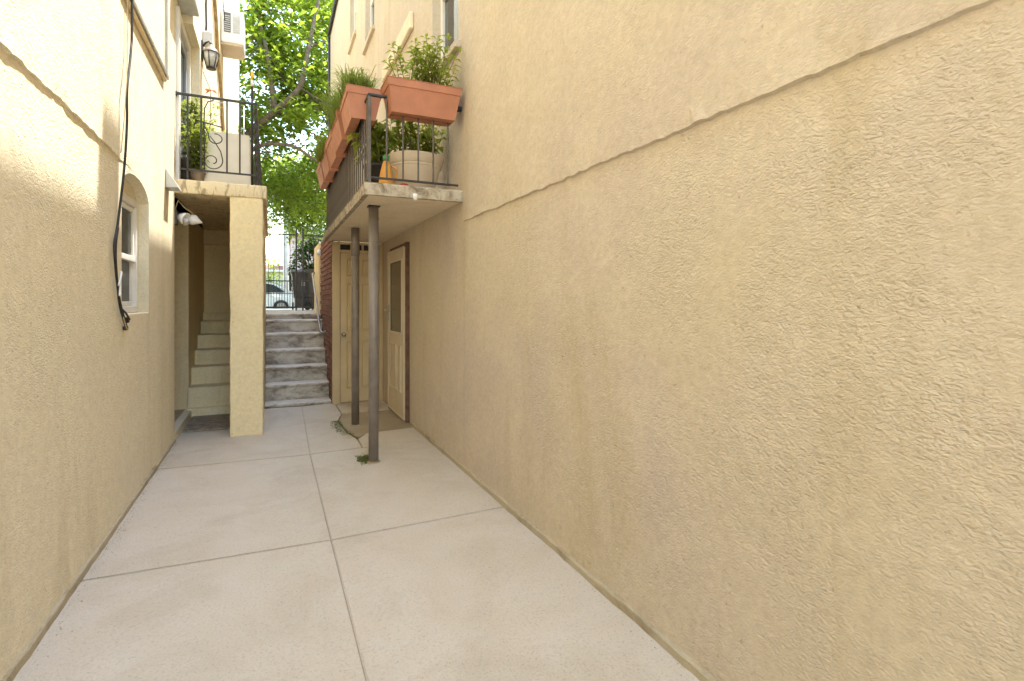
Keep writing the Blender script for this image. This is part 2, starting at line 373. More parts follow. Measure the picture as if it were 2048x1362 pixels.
# ------------------------------------------------------------------ ground and paving
def ground():
    bm = bmesh.new(); B = 600
    # low yard behind, street level in front, one sheet with a step hidden under the stairs
    prof = [(-B, -.06), (9.5, -.06), (9.5, STREET-.05), (17.0, STREET-.07), (23.0, .80), (34, .80), (B, .80)]
    for (y0, z0), (y1, z1) in zip(prof, prof[1:]):
        quad(bm, (-B, y0, z0), (B, y0, z0), (B, y1, z1), (-B, y1, z1))
    return tag(obj('ground', bm, GROUND), kind='structure')
ground()
def paving():
    p = empty('alley_pavement', (0, 0, 0), kind='structure')
    obj('joint_bed', nb(XL+.002, XR-.002, YB, 7.72, -.055, -.026), JOINT, p)
    rows = [(YB, -2.55), (-2.55, -.6), (-.6, 1.36), (1.36, 3.31), (3.31, 5.25), (5.25, 7.72)]
    jx = lambda y: .325 + max(0, y-5)*.02
    dip = -.018; g = .0055
    def slab(pts, mat):
        bm = bmesh.new()
        top = [bm.verts.new((x, y, z)) for x, y, z in pts]; bot = [bm.verts.new((x, y, -.05)) for x, y, z in pts]
        n = len(pts); f = bm.faces.new(top); bm.faces.new(list(reversed(bot)))
        for k in range(n): bm.faces.new((top[k], bot[k], bot[(k+1) % n], top[(k+1) % n]))
        bmesh.ops.bevel(bm, geom=list(f.edges), offset=.005, segments=2, affect='EDGES')
        cx_ = sum(q[0] for q in pts)/n; cy_ = sum(q[1] for q in pts)/n
        o = obj('paving_slab', bm, mat, p)
        return o
    for i, (a, b) in enumerate(rows):
        a_, b_ = a+g, b-g
        slab([(XL+.003, a_, 0), (jx(a)-g*.42, a_, dip), (jx(b)-g*.42, b_, dip), (XL+.003, b_, 0)], PAVE)
        if b < 7:
            slab([(jx(a)+g*.42, a_, dip), (XR-.003, a_, 0), (XR-.003, b_, 0), (jx(b)+g*.42, b_, dip)], PAVE)
        else:
            slab([(jx(a)+g*.42, a_, dip), (.80, a_, -.006), (.80, 5.62, -.006), (.74, 5.9, -.008), (.70, 6.5, -.009), (.80, 6.93, -.006), (.80, b_, -.006), (jx(b)+g*.42, b_, dip)], PAVE)
            slab([(.81, a_, -.006), (XR-.003, a_, 0), (XR-.003, 5.83, 0), (.93, 5.80, -.005), (.815, 5.6, -.006)], PAVE)
            slab([(.815, 6.94, -.006), (XR-.003, 6.94, 0), (XR-.003, b_, 0), (.815, b_, -.006)], PAVE)
            slab([(.815, 5.63, -.009), (.93, 5.82, -.007), (XR-.003, 5.845, -.003), (XR-.003, 6.925, -.003), (.82, 6.915, -.009), (.715, 6.5, -.011), (.755, 5.9, -.011)], PAVE_D)
    return p
paving()
tag(obj('bounce_yard', nb(-7, 8, -16, YB-.01, -.058, -.006), PAVE), kind='structure')  # unseen pale paving added behind the camera to bounce sunlight into the alley
def kerbs():
    for name, x0, x1, y1 in (('kerb_strip', XL, XL+.022, 6.2), ('kerb_strip', XR-.022, XR, 5.95)):
        bm = bmesh.new(); n = 240; prev = None; s = 1 if x0 == XL else -1; wx = XL if s > 0 else XR
        for k in range(n+1):
            y = YB + (y1-YB)*k/n; d = .017 + .007*fbm(y*1.7, s) + .004*fbm(y*11, s); h = .038 + .010*fbm(y*2.3, s+3) + .005*fbm(y*13, s+5)
            cur = [bm.verts.new(q) for q in ((wx+s*d, y, -.045), (wx+s*(d-.003), y, h-.006), (wx+s*(d-.008), y, h), (wx-s*.01, y, h+.004))]
            if prev:
                for j in range(3): bm.faces.new((prev[j], cur[j], cur[j+1], prev[j+1]))
            prev = cur
        bmesh.ops.recalc_face_normals(bm, faces=bm.faces)
        tag(obj(name, bm, KERB), kind='structure')
kerbs()
def moss():
    bm = bmesh.new(); rnd = random.Random(3)
    def tuft(x, y, z, s):
        for _ in range(5):
            a = rnd.uniform(0, 6.28); d = Vector((math.cos(a), math.sin(a), rnd.uniform(.1, .6)))*s; n = Vector((-math.sin(a), math.cos(a), 0))*s*.35
            p = Vector((x, y, z)); quad(bm, p-n, p+n, p+d+n*.3, p+d-n*.3)
    for _ in range(1500):
        t = rnd.random(); y = 5.62+t*.95; x = .80-.085*min(1, (y-5.6)*2)+rnd.gauss(0, .028)-.015
        tuft(x, y, -.012, rnd.uniform(.005, .013))
    for _ in range(600): tuft(.775+rnd.gauss(0, .035), 4.86+rnd.gauss(0, .07), -.012, rnd.uniform(.005, .014))
    for _ in range(160):
        y = rnd.uniform(3.5, 6.2); tuft(XL+.026+abs(rnd.gauss(0, .006)), y, -.002, rnd.uniform(.003, .009))
    db = bmesh.new()
    for _ in range(420):
        side = rnd.random() < .5; y = rnd.uniform(1.2, 6.1) if not side else rnd.uniform(2.0, 6.1)
        x = (XL+.03+abs(rnd.gauss(0, .03))) if side else (XR-.03-abs(rnd.gauss(0, .03)))
        if rnd.random() < .12: x = rnd.uniform(XL+.1, XR-.1)
        sz = rnd.uniform(.0015, .0055); a = rnd.uniform(0, 3.1); z = -.018*(1-abs(x-.33)/1.15)+.003
        c_, s_ = math.cos(a)*sz, math.sin(a)*sz; k_ = rnd.uniform(.3, .9)
        v4 = [(x+c_, y+s_, z), (x-s_*k_, y+c_*k_, z), (x-c_, y-s_, z), (x+s_*k_, y-c_*k_, z)]
        tp = db.verts.new((x, y, z+sz*.7)); vv = [db.verts.new(q) for q in v4]
        for i in range(4): db.faces.new((vv[i], vv[(i+1) % 4], tp))
    tag(obj('grit', db, JOINT), 'loose grit and crumbs scattered along the edges of the paving', 'grit', kind='stuff')
    tag(obj('moss', bm, MOSS), 'low green moss growing in the paving cracks beside the posts', 'moss', kind='stuff')
moss()

# ------------------------------------------------------------------ left building
LB = empty('yellow_house', (-3, 3, 0), 'yellow stuccoed house with arched window, stair porch and iron balcony', 'building')
def ledge_wall(bm, x, s, y0, y1, ztop, zl, proud, zbot=0, hole=None, taper=None):
    """wall face at x (outward normal sign s) with a ragged step at height zl; hole=(ya,yb,za,zspring,ztop)"""
    n = int((y1-y0)/.03); ys = [y0+(y1-y0)*k/n for k in range(n+1)]
    if hole: ys = sorted(set([y for y in ys if abs(y-hole[0]) > .012 and abs(y-hole[1]) > .012] + [hole[0], hole[1]]))
    def arch(y):
        ya, yb, za, zs, zt = hole; u = (y-(ya+yb)/2)/((yb-ya)/2); return zs+(zt-zs)*math.sqrt(max(0, 1-u*u*.92))-(zt-zs)*.0
    prev = None
    for y in ys:
        j = .011*fbm(y*3.1, s*5) + .007*fbm(y*14, s*2) + .004*fbm(y*37, s*7); pr = proud*max(.15, 1+.7*fbm(y*2.2, 9*s)+.35*fbm(y*17, 4*s))
        if taper: pr *= max(.04, min(1, (taper-y)/.9))
        ps = proud*(max(.04, min(1, (taper-y)/.9)) if taper else 1)
        z = zl+j
        inh = hole and hole[0]-1e-6 <= y <= hole[1]+1e-6
        cur = dict(b=bm.verts.new((x, y, zbot)), l=bm.verts.new((x, y, z-.004)), u=bm.verts.new((x+s*pr, y, z+.003)), t=bm.verts.new((x+s*ps, y, zl+.07)), tt=bm.verts.new((x+s*ps, y, ztop)), y=y, inh=inh)
        if hole and inh:
            a_ = min(arch(y), z-.012); cur['hb'] = bm.verts.new((x, y, hole[2])); cur['ht'] = bm.verts.new((x, y, a_))
            cur['hb2'] = bm.verts.new((x-s*.17, y, hole[2]+.01)); cur['ht2'] = bm.verts.new((x-s*.17, y, a_-.03))
        if prev:
            if prev['inh'] and cur['inh']:
                bm.faces.new((prev['b'], cur['b'], cur['hb'], prev['hb'])); bm.faces.new((prev['ht'], cur['ht'], cur['l'], prev['l']))
                bm.faces.new((prev['hb'], cur['hb'], cur['hb2'], prev['hb2'])); bm.faces.new((prev['ht2'], cur['ht2'], cur['ht'], prev['ht']))
            else:
                def side(q): return [q['b']] + ([q['hb'], q['ht']] if q['inh'] else []) + [q['l']]
                bm.faces.new(list(reversed(side(prev))) + side(cur)) if False else bm.faces.new(side(cur)[::1] + side(prev)[::-1])
            bm.faces.new((prev['l'], cur['l'], cur['u'], prev['u'])); bm.faces.new((prev['u'], cur['u'], cur['t'], prev['t'])); bm.faces.new((prev['t'], cur['t'], cur['tt'], prev['tt']))
        if hole and inh and (abs(y-hole[0]) < 1e-6 or abs(y-hole[1]) < 1e-6):
            bm.faces.new((cur['hb'], cur['ht'], cur['ht2'], cur['hb2']))
        prev = cur
    bmesh.ops.recalc_face_normals(bm, faces=bm.faces)
WIN = (4.16, 5.0, 1.31, 2.13, 2.30)
def left_walls():
    bm = bmesh.new(); ledge_wall(bm, XL, 1, YB, 6.22, HL, 2.315, .012, hole=WIN, taper=4.6)
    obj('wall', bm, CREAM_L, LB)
    bm = bmesh.new()
    # upper storey: the wall past the balcony door stands forward at XW, the door sits back in the corner
    xs = XL+.0015
    def face(y0, y1, z0, z1, x): quad(bm, (x, y0, z0), (x, y1, z0), (x, y1, z1), (x, y0, z1))
    d0, d1, dz = 6.30, 7.26, 4.42
    face(6.22, d0, 2.62, dz, xs); face(6.22, d1, 2.6, HL, XL-.12); face(d1, YE, 2.5, HL, XW); face(6.22, 6.66, dz, HL, xs); face(6.66, d1, dz, HL, XW)
    quad(bm, (xs-.12, d1, 2.62), (XW, d1, 2.62), (XW, d1, dz), (xs-.12, d1, dz))
    quad(bm, (xs-.12, 6.66, dz), (XW, 6.66, dz), (XW, d1, dz), (xs-.12, d1, dz))
    quad(bm, (xs, 6.66, dz), (XW, 6.66, dz), (XW, 6.66, HL), (xs, 6.66, HL))
    quad(bm, (XW, YE, 0), (-8, YE, 0), (-8, YE, HL), (XW, YE, HL))
    quad(bm, (XL, YB, 0), (XL, YB, HL), (-8, YB, HL), (-8, YB, 0))
    quad(bm, (-8, YB, 0), (-8, YB, HL), (-8, YE, HL), (-8, YE, 0))
    quad(bm, (XW, 9.85, 0), (XW, YE, 0), (XW, YE, 2.5), (XW, 9.85, 2.5))
    obj('upper_wall', bm, CREAM_L, LB)
    obj('roof', nb(-8.1, XL+.14, YB-.1, YE+.1, HL, HL+.12), ROOFM, LB)
    # dark core so that no light leaks through openings
    obj('interior', nb(-7.9, -1.62, YB+.1, YE-.1, .0, HL-.05), DARKG, LB)
left_walls()
def left_window():
    y0, y1, z0, z1 = WIN[0], WIN[1], WIN[2], 2.19; x = XL-.085
    wdw = obj('arched_window', nb(x-.06, x-.05, y0, y1, z0, 2.31), DARKG, LB)
    fr = bmesh.new()
    box(fr, x-.05, x+.012, y0, y0+.035, z0+.012, z1, .004); box(fr, x-.05, x+.012, y1-.035, y1, z0+.012, z1, .004)
    box(fr, x-.05, x+.010, y0+.035, y1-.035, z1-.06, z1, .004); box(fr, x-.05, x+.018, y0+.035, y1-.035, z0+.012, z0+.06, .004)
    obj('frame', fr, WHITE, wdw)
    zm = 1.74
    s1 = bmesh.new()
    for a in ((y0+.037, y0+.062), (y1-.062, y1-.037)): box(s1, x-.03, x-.005, a[0], a[1], zm, z1-.062, .003)
    box(s1, x-.03, x-.005, y0+.063, y1-.063, z1-.1, z1-.063, .003); box(s1, x-.032, x+.002, y0+.037, y1-.037, zm-.03, zm+.012, .003)
    obj('upper_sash', s1, WHITE, wdw)
    s2 = bmesh.new()
    for a in ((y0+.037, y0+.06), (y1-.06, y1-.037)): box(s2, x-.04, x-.018, a[0], a[1], z0+.062, zm-.032, .003)
    box(s2, x-.04, x-.018, y0+.061, y1-.061, z0+.062, z0+.095, .003)
    obj('lower_sash', s2, WHITE, wdw)
    obj('pane', nb(x-.022, x-.018, y0+.063, y1-.063, zm+.013, z1-.101), PANE, wdw)
    obj('insect_screen', nb(x-.035, x-.031, y0+.061, y1-.061, z0+.096, zm-.033), SCREEN, wdw)
    cb = bmesh.new(); n = 40; prev = None
    for k in range(n+1):
        y = y0+.06+(y1-y0-.12)*k/n; xx = x-.030+.004*math.sin(k*1.3)
        cur = (cb.verts.new((xx, y, zm+.0)), cb.verts.new((xx, y, z1-.24)))
        if prev: cb.faces.new((prev[0], cur[0], cur[1], prev[1]))
        prev = cur
    obj('curtain', cb, CURTAIN, wdw)
    # rendered lunette filling the arch head above the frame, and the sill
    bm = bmesh.new(); pts = []
    for k in range(17):
        y = y0+(y1-y0)*k/16; u = (y-(y0+y1)/2)/((y1-y0)/2); pts.append((y, 2.13+.17*math.sqrt(max(0, 1-u*u*.92))+.03))
    prism(bm, [(y0, z1), ] + [(y1, z1)] + list(reversed(pts)), 'x', x-.045, x+.012)
    obj('lunette', bm, CREAM_L, wdw)
    obj('sill', nb(XL-.14, XL-.002, y0+.002, y1-.002, z0-.03, z0+.009, .004), CREAM_L, wdw)
left_window()
def blank_window():
    g = obj('window_panel', nb(XL+.001, XL+.020, 4.27, 5.55, 3.46, 5.6), CREAM_L, LB)
    bm = bmesh.new(); box(bm, XL+.001, XL+.040, 4.1, 5.64, 3.405, 3.45, .006); obj('sill', bm, ALU, g)
    bm = bmesh.new(); box(bm, XL+.001, XL+.030, 4.1, 5.6, 3.37, 3.404, .01); obj('sill_base', bm, OCHRE, g)
    obj('frame', nb(XL+.001, XL+.034, 5.57, 5.62, 3.451, 5.6, .004), ALU, g)
    obj('shutter_bar', nb(XL+.0205, XL+.05, 4.3, 5.1, 3.98, 4.03, .004), CREAM_L, g)
blank_window()
def left_porch():
    # balcony slab, pillar, partition, recess and inner stair
    sl = obj('balcony_slab', rough(XL-.02, -.045, 6.2, 9.8, 2.495, 2.635, .005, .05, .012, 3), SLAB_O, LB, True)
    obj('pillar', rough(-.39, -.075, 6.215, 6.52, -.02, 2.503, .006, .04, .014, 5), OCHRE, LB, True)
    obj('partition_wall', nb(-.20, -.078, 6.515, 9.8, -.02, 2.497), OCHRE, LB)
    bm = bmesh.new()
    box(bm, -1.6, -.93, 7.62, 9.8, -.02, 2.497)            # side wall of the stair
    box(bm, -1.6, XL-.004, 6.1, 6.225, 0, 2.6)              # jamb
    box(bm, -1.62, -1.55, 6.22, 7.62, 0, 2.497)            # back of the recess
    box(bm, -.931, -.199, 9.3, 9.8, 1.0, 2.497)            # wall at the stair head
    obj('porch_wall', bm, OCHRE, LB)
    obj('lintel', nb(-.929, -.201, 9.22, 9.302, 2.28, 2.496, .004), OCHRE, LB)
    obj('recess_floor', nb(-1.55, -.965, 6.225, 7.62, 0, .075, .004), KERB, LB)
    obj('recess_kerb', nb(-.963, XL+.0025, 6.223, 7.62, -.05, .085, .006), CREAM_L, LB)
    st = obj('porch_stair', nb(-.929, -.201, 7.46, 7.56, -.02, .10, .008), OCHRE, LB)
    ys = [(7.56, .345), (7.87, .56), (8.18, .755), (8.51, .94), (8.86, 1.12), (9.15, 1.235)]
    for k, (y, z) in enumerate(ys):
        obj('step', rough(-.935, -.195, y, 9.3, (ys[k-1][1]-.03 if k else .0), z, .007, .05, .016, k), OCHRE, st, True)
left_porch()
def left_rail():
    r = obj('balcony_railing', nb(-.875, -.13, 6.272, 6.292, 3.505, 3.53, .003), IRON, LB)
    obj('bottom_rail', nb(-.84, -.14, 6.274, 6.29, 2.745, 2.763, .002), IRON, r)
    base = nb(-.008, .008, -.008, .008, 0, 1, .001); me = bpy.data.meshes.new('bar'); base.to_mesh(me); base.free(); me.materials.append(IRON)
    for x, z0, z1 in ((-.775, 2.637, 3.505), (-.655, 2.763, 3.505), (-.42, 2.763, 3.505), (-.30, 2.763, 3.505)):
        inst('baluster', me, (x, 6.282, z0), r, scale=(1, 1, z1-z0))
    obj('bracket', nb(-.905, -.868, 6.268, 6.296, 3.49, 3.535), IRON, r)
    for y in (6.282, 7.8, 9.6):
        bm = bmesh.new(); n = 40; pv = None
        for k in range(n+1):   # twisted corner post
            a = k*.35; z = 2.63+(3.53-2.63)*k/n
            cur = [bm.verts.new((-.148+.016*math.cos(a+j*1.5708), y+.016*math.sin(a+j*1.5708), z)) for j in range(4)]
            if pv:
                for j in range(4): bm.faces.new((pv[j], pv[(j+1) % 4], cur[(j+1) % 4], cur[j]))
            pv = cur
        bm.faces.new(pv); obj('corner_post', bm, IRON, r)
    obj('side_rail', nb(-.158, -.138, 6.295, 9.6, 3.505, 3.53, .003), IRON, r)
    obj('side_bottom_rail', nb(-.155, -.141, 6.295, 9.6, 2.745, 2.763), IRON, r)
    y = 6.42
    while y < 9.55:
        inst('baluster', me, (-.148, y, 2.763), r, scale=(1, 1, .742)); y += .125
    # S scroll with a spiral at either end, and the long hoop beside it
    def spiral(cx, cz, r0, a0, turns, sgn, n=26):
        return [(cx+r0*(1-.72*k/n)*math.cos(a0+sgn*turns*6.283*k/n), 6.282, cz+r0*(1-.72*k/n)*math.sin(a0+sgn*turns*6.283*k/n)) for k in range(n+1)]
    lo = spiral(-.555, 2.865, .098, R_(20), 1.25, -1); up = spiral(-.525, 3.145, .062, R_(200), 1.1, -1)
    pts = list(reversed(lo)) + [(-.478, 6.282, 2.97), (-.53, 6.282, 3.06)] + [(-.575, 6.282, 3.12)]
    obj('scroll', nt_(pts, .0055, 6), IRON, r, True)
    obj('scroll', nt_([(-.64, 6.282, 3.25), (-.59, 6.282, 3.14)] + [(-.585+.06*math.cos(a)+.06, 6.282, 3.10+.05*math.sin(a)) for a in [R_(180+d) for d in range(0, 300, 20)]] , .0055, 6), IRON, r, True)
    obj('scroll', nt_([(-.625, 6.282, 2.77), (-.63, 6.282, 3.2), (-.625, 6.282, 3.40), (-.595, 6.282, 3.47), (-.54, 6.282, 3.5)], .006, 6), IRON, r, True)
    obj('cross_bar', nt_([(-.72, 6.282, 3.215), (-.70, 6.282, 3.245), (-.65, 6.282, 3.26), (-.56, 6.282, 3.245), (-.47, 6.282, 3.225)], .008, 6), IRON, r, True)
left_rail()
def balcony_door():
    x = XL-.03
    d = obj('balcony_door', nb(x-.05, x-.01, 6.40, 7.24, 2.65, 4.40), DARKG, LB)
    bm = bmesh.new()
    box(bm, x-.05, x+.06, 6.305, 6.40, 2.64, 4.415, .004); box(bm, x-.05, x+.05, 7.18, 7.255, 2.64, 4.415, .004); box(bm, x-.05, x+.05, 6.401, 7.179, 4.33, 4.415, .004)
    obj('frame', bm, WHITE, d)
    bm = bmesh.new()
    for a, b in ((6.402, 6.48), (7.10, 7.178)): box(bm, x-.009, x+.02, a, b, 2.66, 4.328, .003)
    box(bm, x-.009, x+.02, 6.481, 7.099, 4.22, 4.328, .003); box(bm, x-.009, x+.02, 6.481, 7.099, 2.66, 2.85, .003)
    obj('sash', bm, plain('bluegrey_sash', (.30, .32, .37), .4), d)
    obj('pane', nb(x-.004, x, 6.481, 7.099, 2.851, 4.219), GLASS, d)
    aw = obj('door_canopy', nb(XL+.002, XL+.17, 6.0, 6.65, 4.50, 4.58, .008), GREYBOX, LB)
balcony_door()

# ------------------------------------------------------------------ right building
RB = empty('beige_house', (5, 3, 0), 'beige stuccoed house with brick stair wall and concrete balcony on posts', 'building')
def right_walls():
    bm = bmesh.new(); ledge_wall(bm, XR, -1, YB, 4.16, HR, 2.068, .015, taper=4.6)
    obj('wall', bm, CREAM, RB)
    bm = bmesh.new(); x = XR-.0015
    def face(y0, y1, z0, z1): quad(bm, (x, y0, z0), (x, y0, z1), (x, y1, z1), (x, y1, z0))
    W = [(4.3, 5.1, 3.62, 5.2), (8.35, 9.2, 5.68, 7.2), (10.3, 11.1, 6.5, 8.0)]
    # upper wall beyond the balcony, with three recessed windows, cut into columns
    ys = sorted({4.158, 15.05} | {a for q in W for a in q[:2]})
    for a, b in zip(ys, ys[1:]):
        hit = [q for q in W if q[0] <= a and q[1] >= b]
        zlo = 0 if b <= 6.0 else 2.2
        if hit: face(a, b, zlo, hit[0][2]); face(a, b, hit[0][3], HR)
        else: face(a, b, zlo, HR)
    for a, b, c, d in W:
        e = x+.14
        quad(bm, (x, a, c), (x, b, c), (e, b, c), (e, a, c)); quad(bm, (x, a, d), (e, a, d), (e, b, d), (x, b, d))
        quad(bm, (x, a, c), (e, a, c), (e, a, d), (x, a, d)); quad(bm, (x, b, c), (x, b, d), (e, b, d), (e, b, c))
    D0, D1, DZ = 6.05, 7.05, 2.10
    face(5.1, D0, 0, 2.2); face(D0, D1, DZ, 2.2); face(D1, DW, 0, 2.2)
    face(DW, 15.05, 0, 2.2)
    quad(bm, (XR, 15.05, 0), (XR, 15.05, HR), (9, 15.05, HR), (9, 15.05, 0))
    quad(bm, (XR, YB, 0), (9, YB, 0), (9, YB, HR), (XR, YB, HR))
    quad(bm, (9, YB, 0), (9, 15.05, 0), (9, 15.05, HR), (9, YB, HR))
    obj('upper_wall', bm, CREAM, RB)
    obj('roof', nb(XR-.03, 9.05, YB-.05, 15.1, HR, HR+.1), ROOFM, RB)
    obj('roof_edge', nb(XR-.07, XR-.031, YB-.05, 15.1, HR-.05, HR+.11), COPPER, RB)
    obj('downpipe', nt_([(XR-.03, 15.02, 0), (XR-.03, 15.02, HR-.06)], .035, 8), COPPER, RB, True)
    obj('interior', nb(XR+.2, 8.9, YB+.1, 14.9, 0, HR-.05), DARKG, RB)
    c = obj('roof_shadow_block', nb(XR+.02, XR+.45, 4.55, 4.95, HR+.1, HR+.95, .01), BRICKS[1], RB)  # unseen block added on the roof to cast a shadow spike on the left wall
    obj('roof_shadow_pipe', nt_([(XR+.05, 5.2, HR+.1), (XR+.05, 5.2, HR+.62)], .07, 10), COPPER, RB, True)  # unseen pipes, added for smaller notches in the same shadow edge
    obj('roof_shadow_pipe', nt_([(XR+.05, 3.95, HR+.1), (XR+.05, 3.95, HR+.4)], .03, 10), COPPER, RB, True)
    for (a, b, c, d) in W:
        e = XR+.10
        wd = obj('window', nb(e+.03, e+.04, a, b, c, d), DARKG, RB)
        bm = bmesh.new()
        box(bm, e-.02, e+.03, a, a+.06, c, d, .004); box(bm, e-.02, e+.03, b-.06, b, c, d, .004)
        box(bm, e-.02, e+.03, a+.061, b-.061, d-.06, d, .004); box(bm, e-.02, e+.03, a+.061, b-.061, c, c+.06, .004); box(bm, e-.02, e+.03, a+.061, b-.061, (c+d)/2-.03, (c+d)/2+.03, .004)
        obj('frame', bm, WHITE, wd)
        obj('pane', nb(e+.01, e+.016, a+.06, b-.06, c+.06, d-.06), GLASS, wd)
        obj('sill', nb(XR-.05, XR+.1, a-.06, b+.06, c-.07, c-.002, .006), CREAM, wd)
    # deep board-like sill of the landing window
    obj('ledge_board', nb(XR-.05, XR-.002, 5.85, 7.5, 4.47, 4.66, .01), SOFFIT, RB)
right_walls()
def vestibule():
    # front with door, brick flank and rendered pilaster under the balcony's end
    bm = bmesh.new()
    box(bm, .79, XR-.002, DW+.001, 9.6, -.05, 2.232)
    obj('core_wall', bm, MORTAR, RB)
    bw = obj('brick_wall', nb(.779, .789, DW+.01, 9.6, -.05, 2.40), MORTAR, RB)
    bl, bh, bt = .205, .062, .024
    mes = []
    for m in BRICKS:
        b = nb(0, bt, -bl/2, bl/2, -bh/2, bh/2, .004); me = bpy.data.meshes.new('brick'); b.to_mesh(me); b.free(); me.materials.append(m); mes.append(me)
        b = nb(0, bt, -bl/4+.003, bl/4-.003, -bh/2, bh/2, .004); me = bpy.data.meshes.new('half_brick'); b.to_mesh(me); b.free(); me.materials.append(m); mes.append(me)
    def stz(y):
        z = -.05
        for a, b in STY:
            if y > a: z = b
        return z
    rnd = random.Random(4); row = 0; z = .0
    while z < 2.36:
        y = DW+.012
        half = row % 2
        while y < 9.55:
            l = bl/2-.006 if half else bl
            yc = y+l/2
            if yc+l/2 > 9.6: break
            if z+.03 > stz(yc+.1) and z > -.01:
                k = rnd.choice((0, 0, 1, 1, 2))
                inst('brick', mes[k*2+(1 if half else 0)], (.7645+rnd.uniform(-.002, .002), yc, z+bh/2), bw)
            y += l+.011; half = 0
        z += bh+.0135; row += 1
    obj('pilaster', nb(.74, .80, 9.6, 10.6, 0, 2.42, .012), OCHRE, RB)
    obj('pilaster_return', nb(.795, XR-.002, 9.605, 10.59, 0, 2.41), OCHRE, RB)
    obj('wall_bulb', lathe(bmesh.new(), [(.0, 0), (.03, .005), (.042, .04), (.03, .085), (.015, .1)], (.735, 9.45, 2.18), 12), WHITE_P, RB, True)
    # door: jamb boards, transom with dark panes, six panel leaf
    y = DW
    fr = bmesh.new()
    box(fr, .766, .868, y-.022, y+.0005, -.03, 2.225, .004); box(fr, 1.405, XR-.004, y-.022, y+.0005, -.03, 2.225, .004)
    box(fr, .869, 1.404, y-.02, y+.0005, 2.20, 2.225, .002); box(fr, .869, 1.404, y-.02, y+.0005, 2.085, 2.125, .002)
    dr = obj('panelled_door', fr, DOOR, RB)
    for a, b in ((.875, 1.005), (1.035, 1.16), (1.19, 1.285), (1.31, 1.40)):
        obj('transom_pane', nb(a, b, y-.010, y-.004, 2.126, 2.199), GLASS, dr)
    mb = bmesh.new()
    for a in (1.006, 1.161, 1.286): box(mb, a, a+.023, y-.016, y+.0003, 2.126, 2.199)
    obj('transom_bar', mb, DOOR, dr)
    lf = obj('leaf', nb(.876, 1.398, y-.012, y-.002, .012, 2.078), DOOR, dr)
    def panel(x0, x1, z0, z1):
        b = bmesh.new(); m = .018; p = [(x0, z0), (x1, z0), (x1, z1), (x0, z1)]; q = [(x0+m, z0+m), (x1-m, z0+m), (x1-m, z1-m), (x0+m, z1-m)]
        r_ = [(x0+2*m, z0+2*m), (x1-2*m, z0+2*m), (x1-2*m, z1-2*m), (x0+2*m, z1-2*m)]
        ring = [[b.verts.new((u, yy, v)) for u, v in pp] for pp, yy in ((p, y-.0125), (p, y-.026), (q, y-.0135), (r_, y-.024))]
        for A, B in zip(ring, ring[1:]):
            for k in range(4): b.faces.new((A[k], A[(k+1) % 4], B[(k+1) % 4], B[k]))
        b.faces.new(ring[-1]); bmesh.ops.recalc_face_normals(b, faces=b.faces); obj('panel', b, DOOR, dr)
    for x0, x1 in ((.955, 1.115), (1.16, 1.32)):
        panel(x0, x1, 1.76, 2.0); panel(x0, x1, 1.0, 1.66); panel(x0, x1, .2, .86)
    kb = bmesh.new(); lathe(kb, [(.03, 0), (.03, .006), (.011, .01), (.011, .035), (.027, .045), (.031, .06), (.025, .074), (.0, .078)], (0, 0, 0), 18)
    bmesh.ops.rotate(kb, verts=kb.verts, matrix=Matrix.Rotation(R_(90), 3, 'X')); bmesh.ops.translate(kb, verts=kb.verts, vec=(.915, y-.012, .95))
    obj('knob', kb, ALU, dr, True)
    for z in (.25, 1.72): obj('hinge', nb(1.392, 1.412, y-.027, y-.023, z, z+.1), ALU, dr)
    obj('threshold', nb(.876, 1.40, y-.03, y-.001, -.03, .010), JOINT, dr)
vestibule()
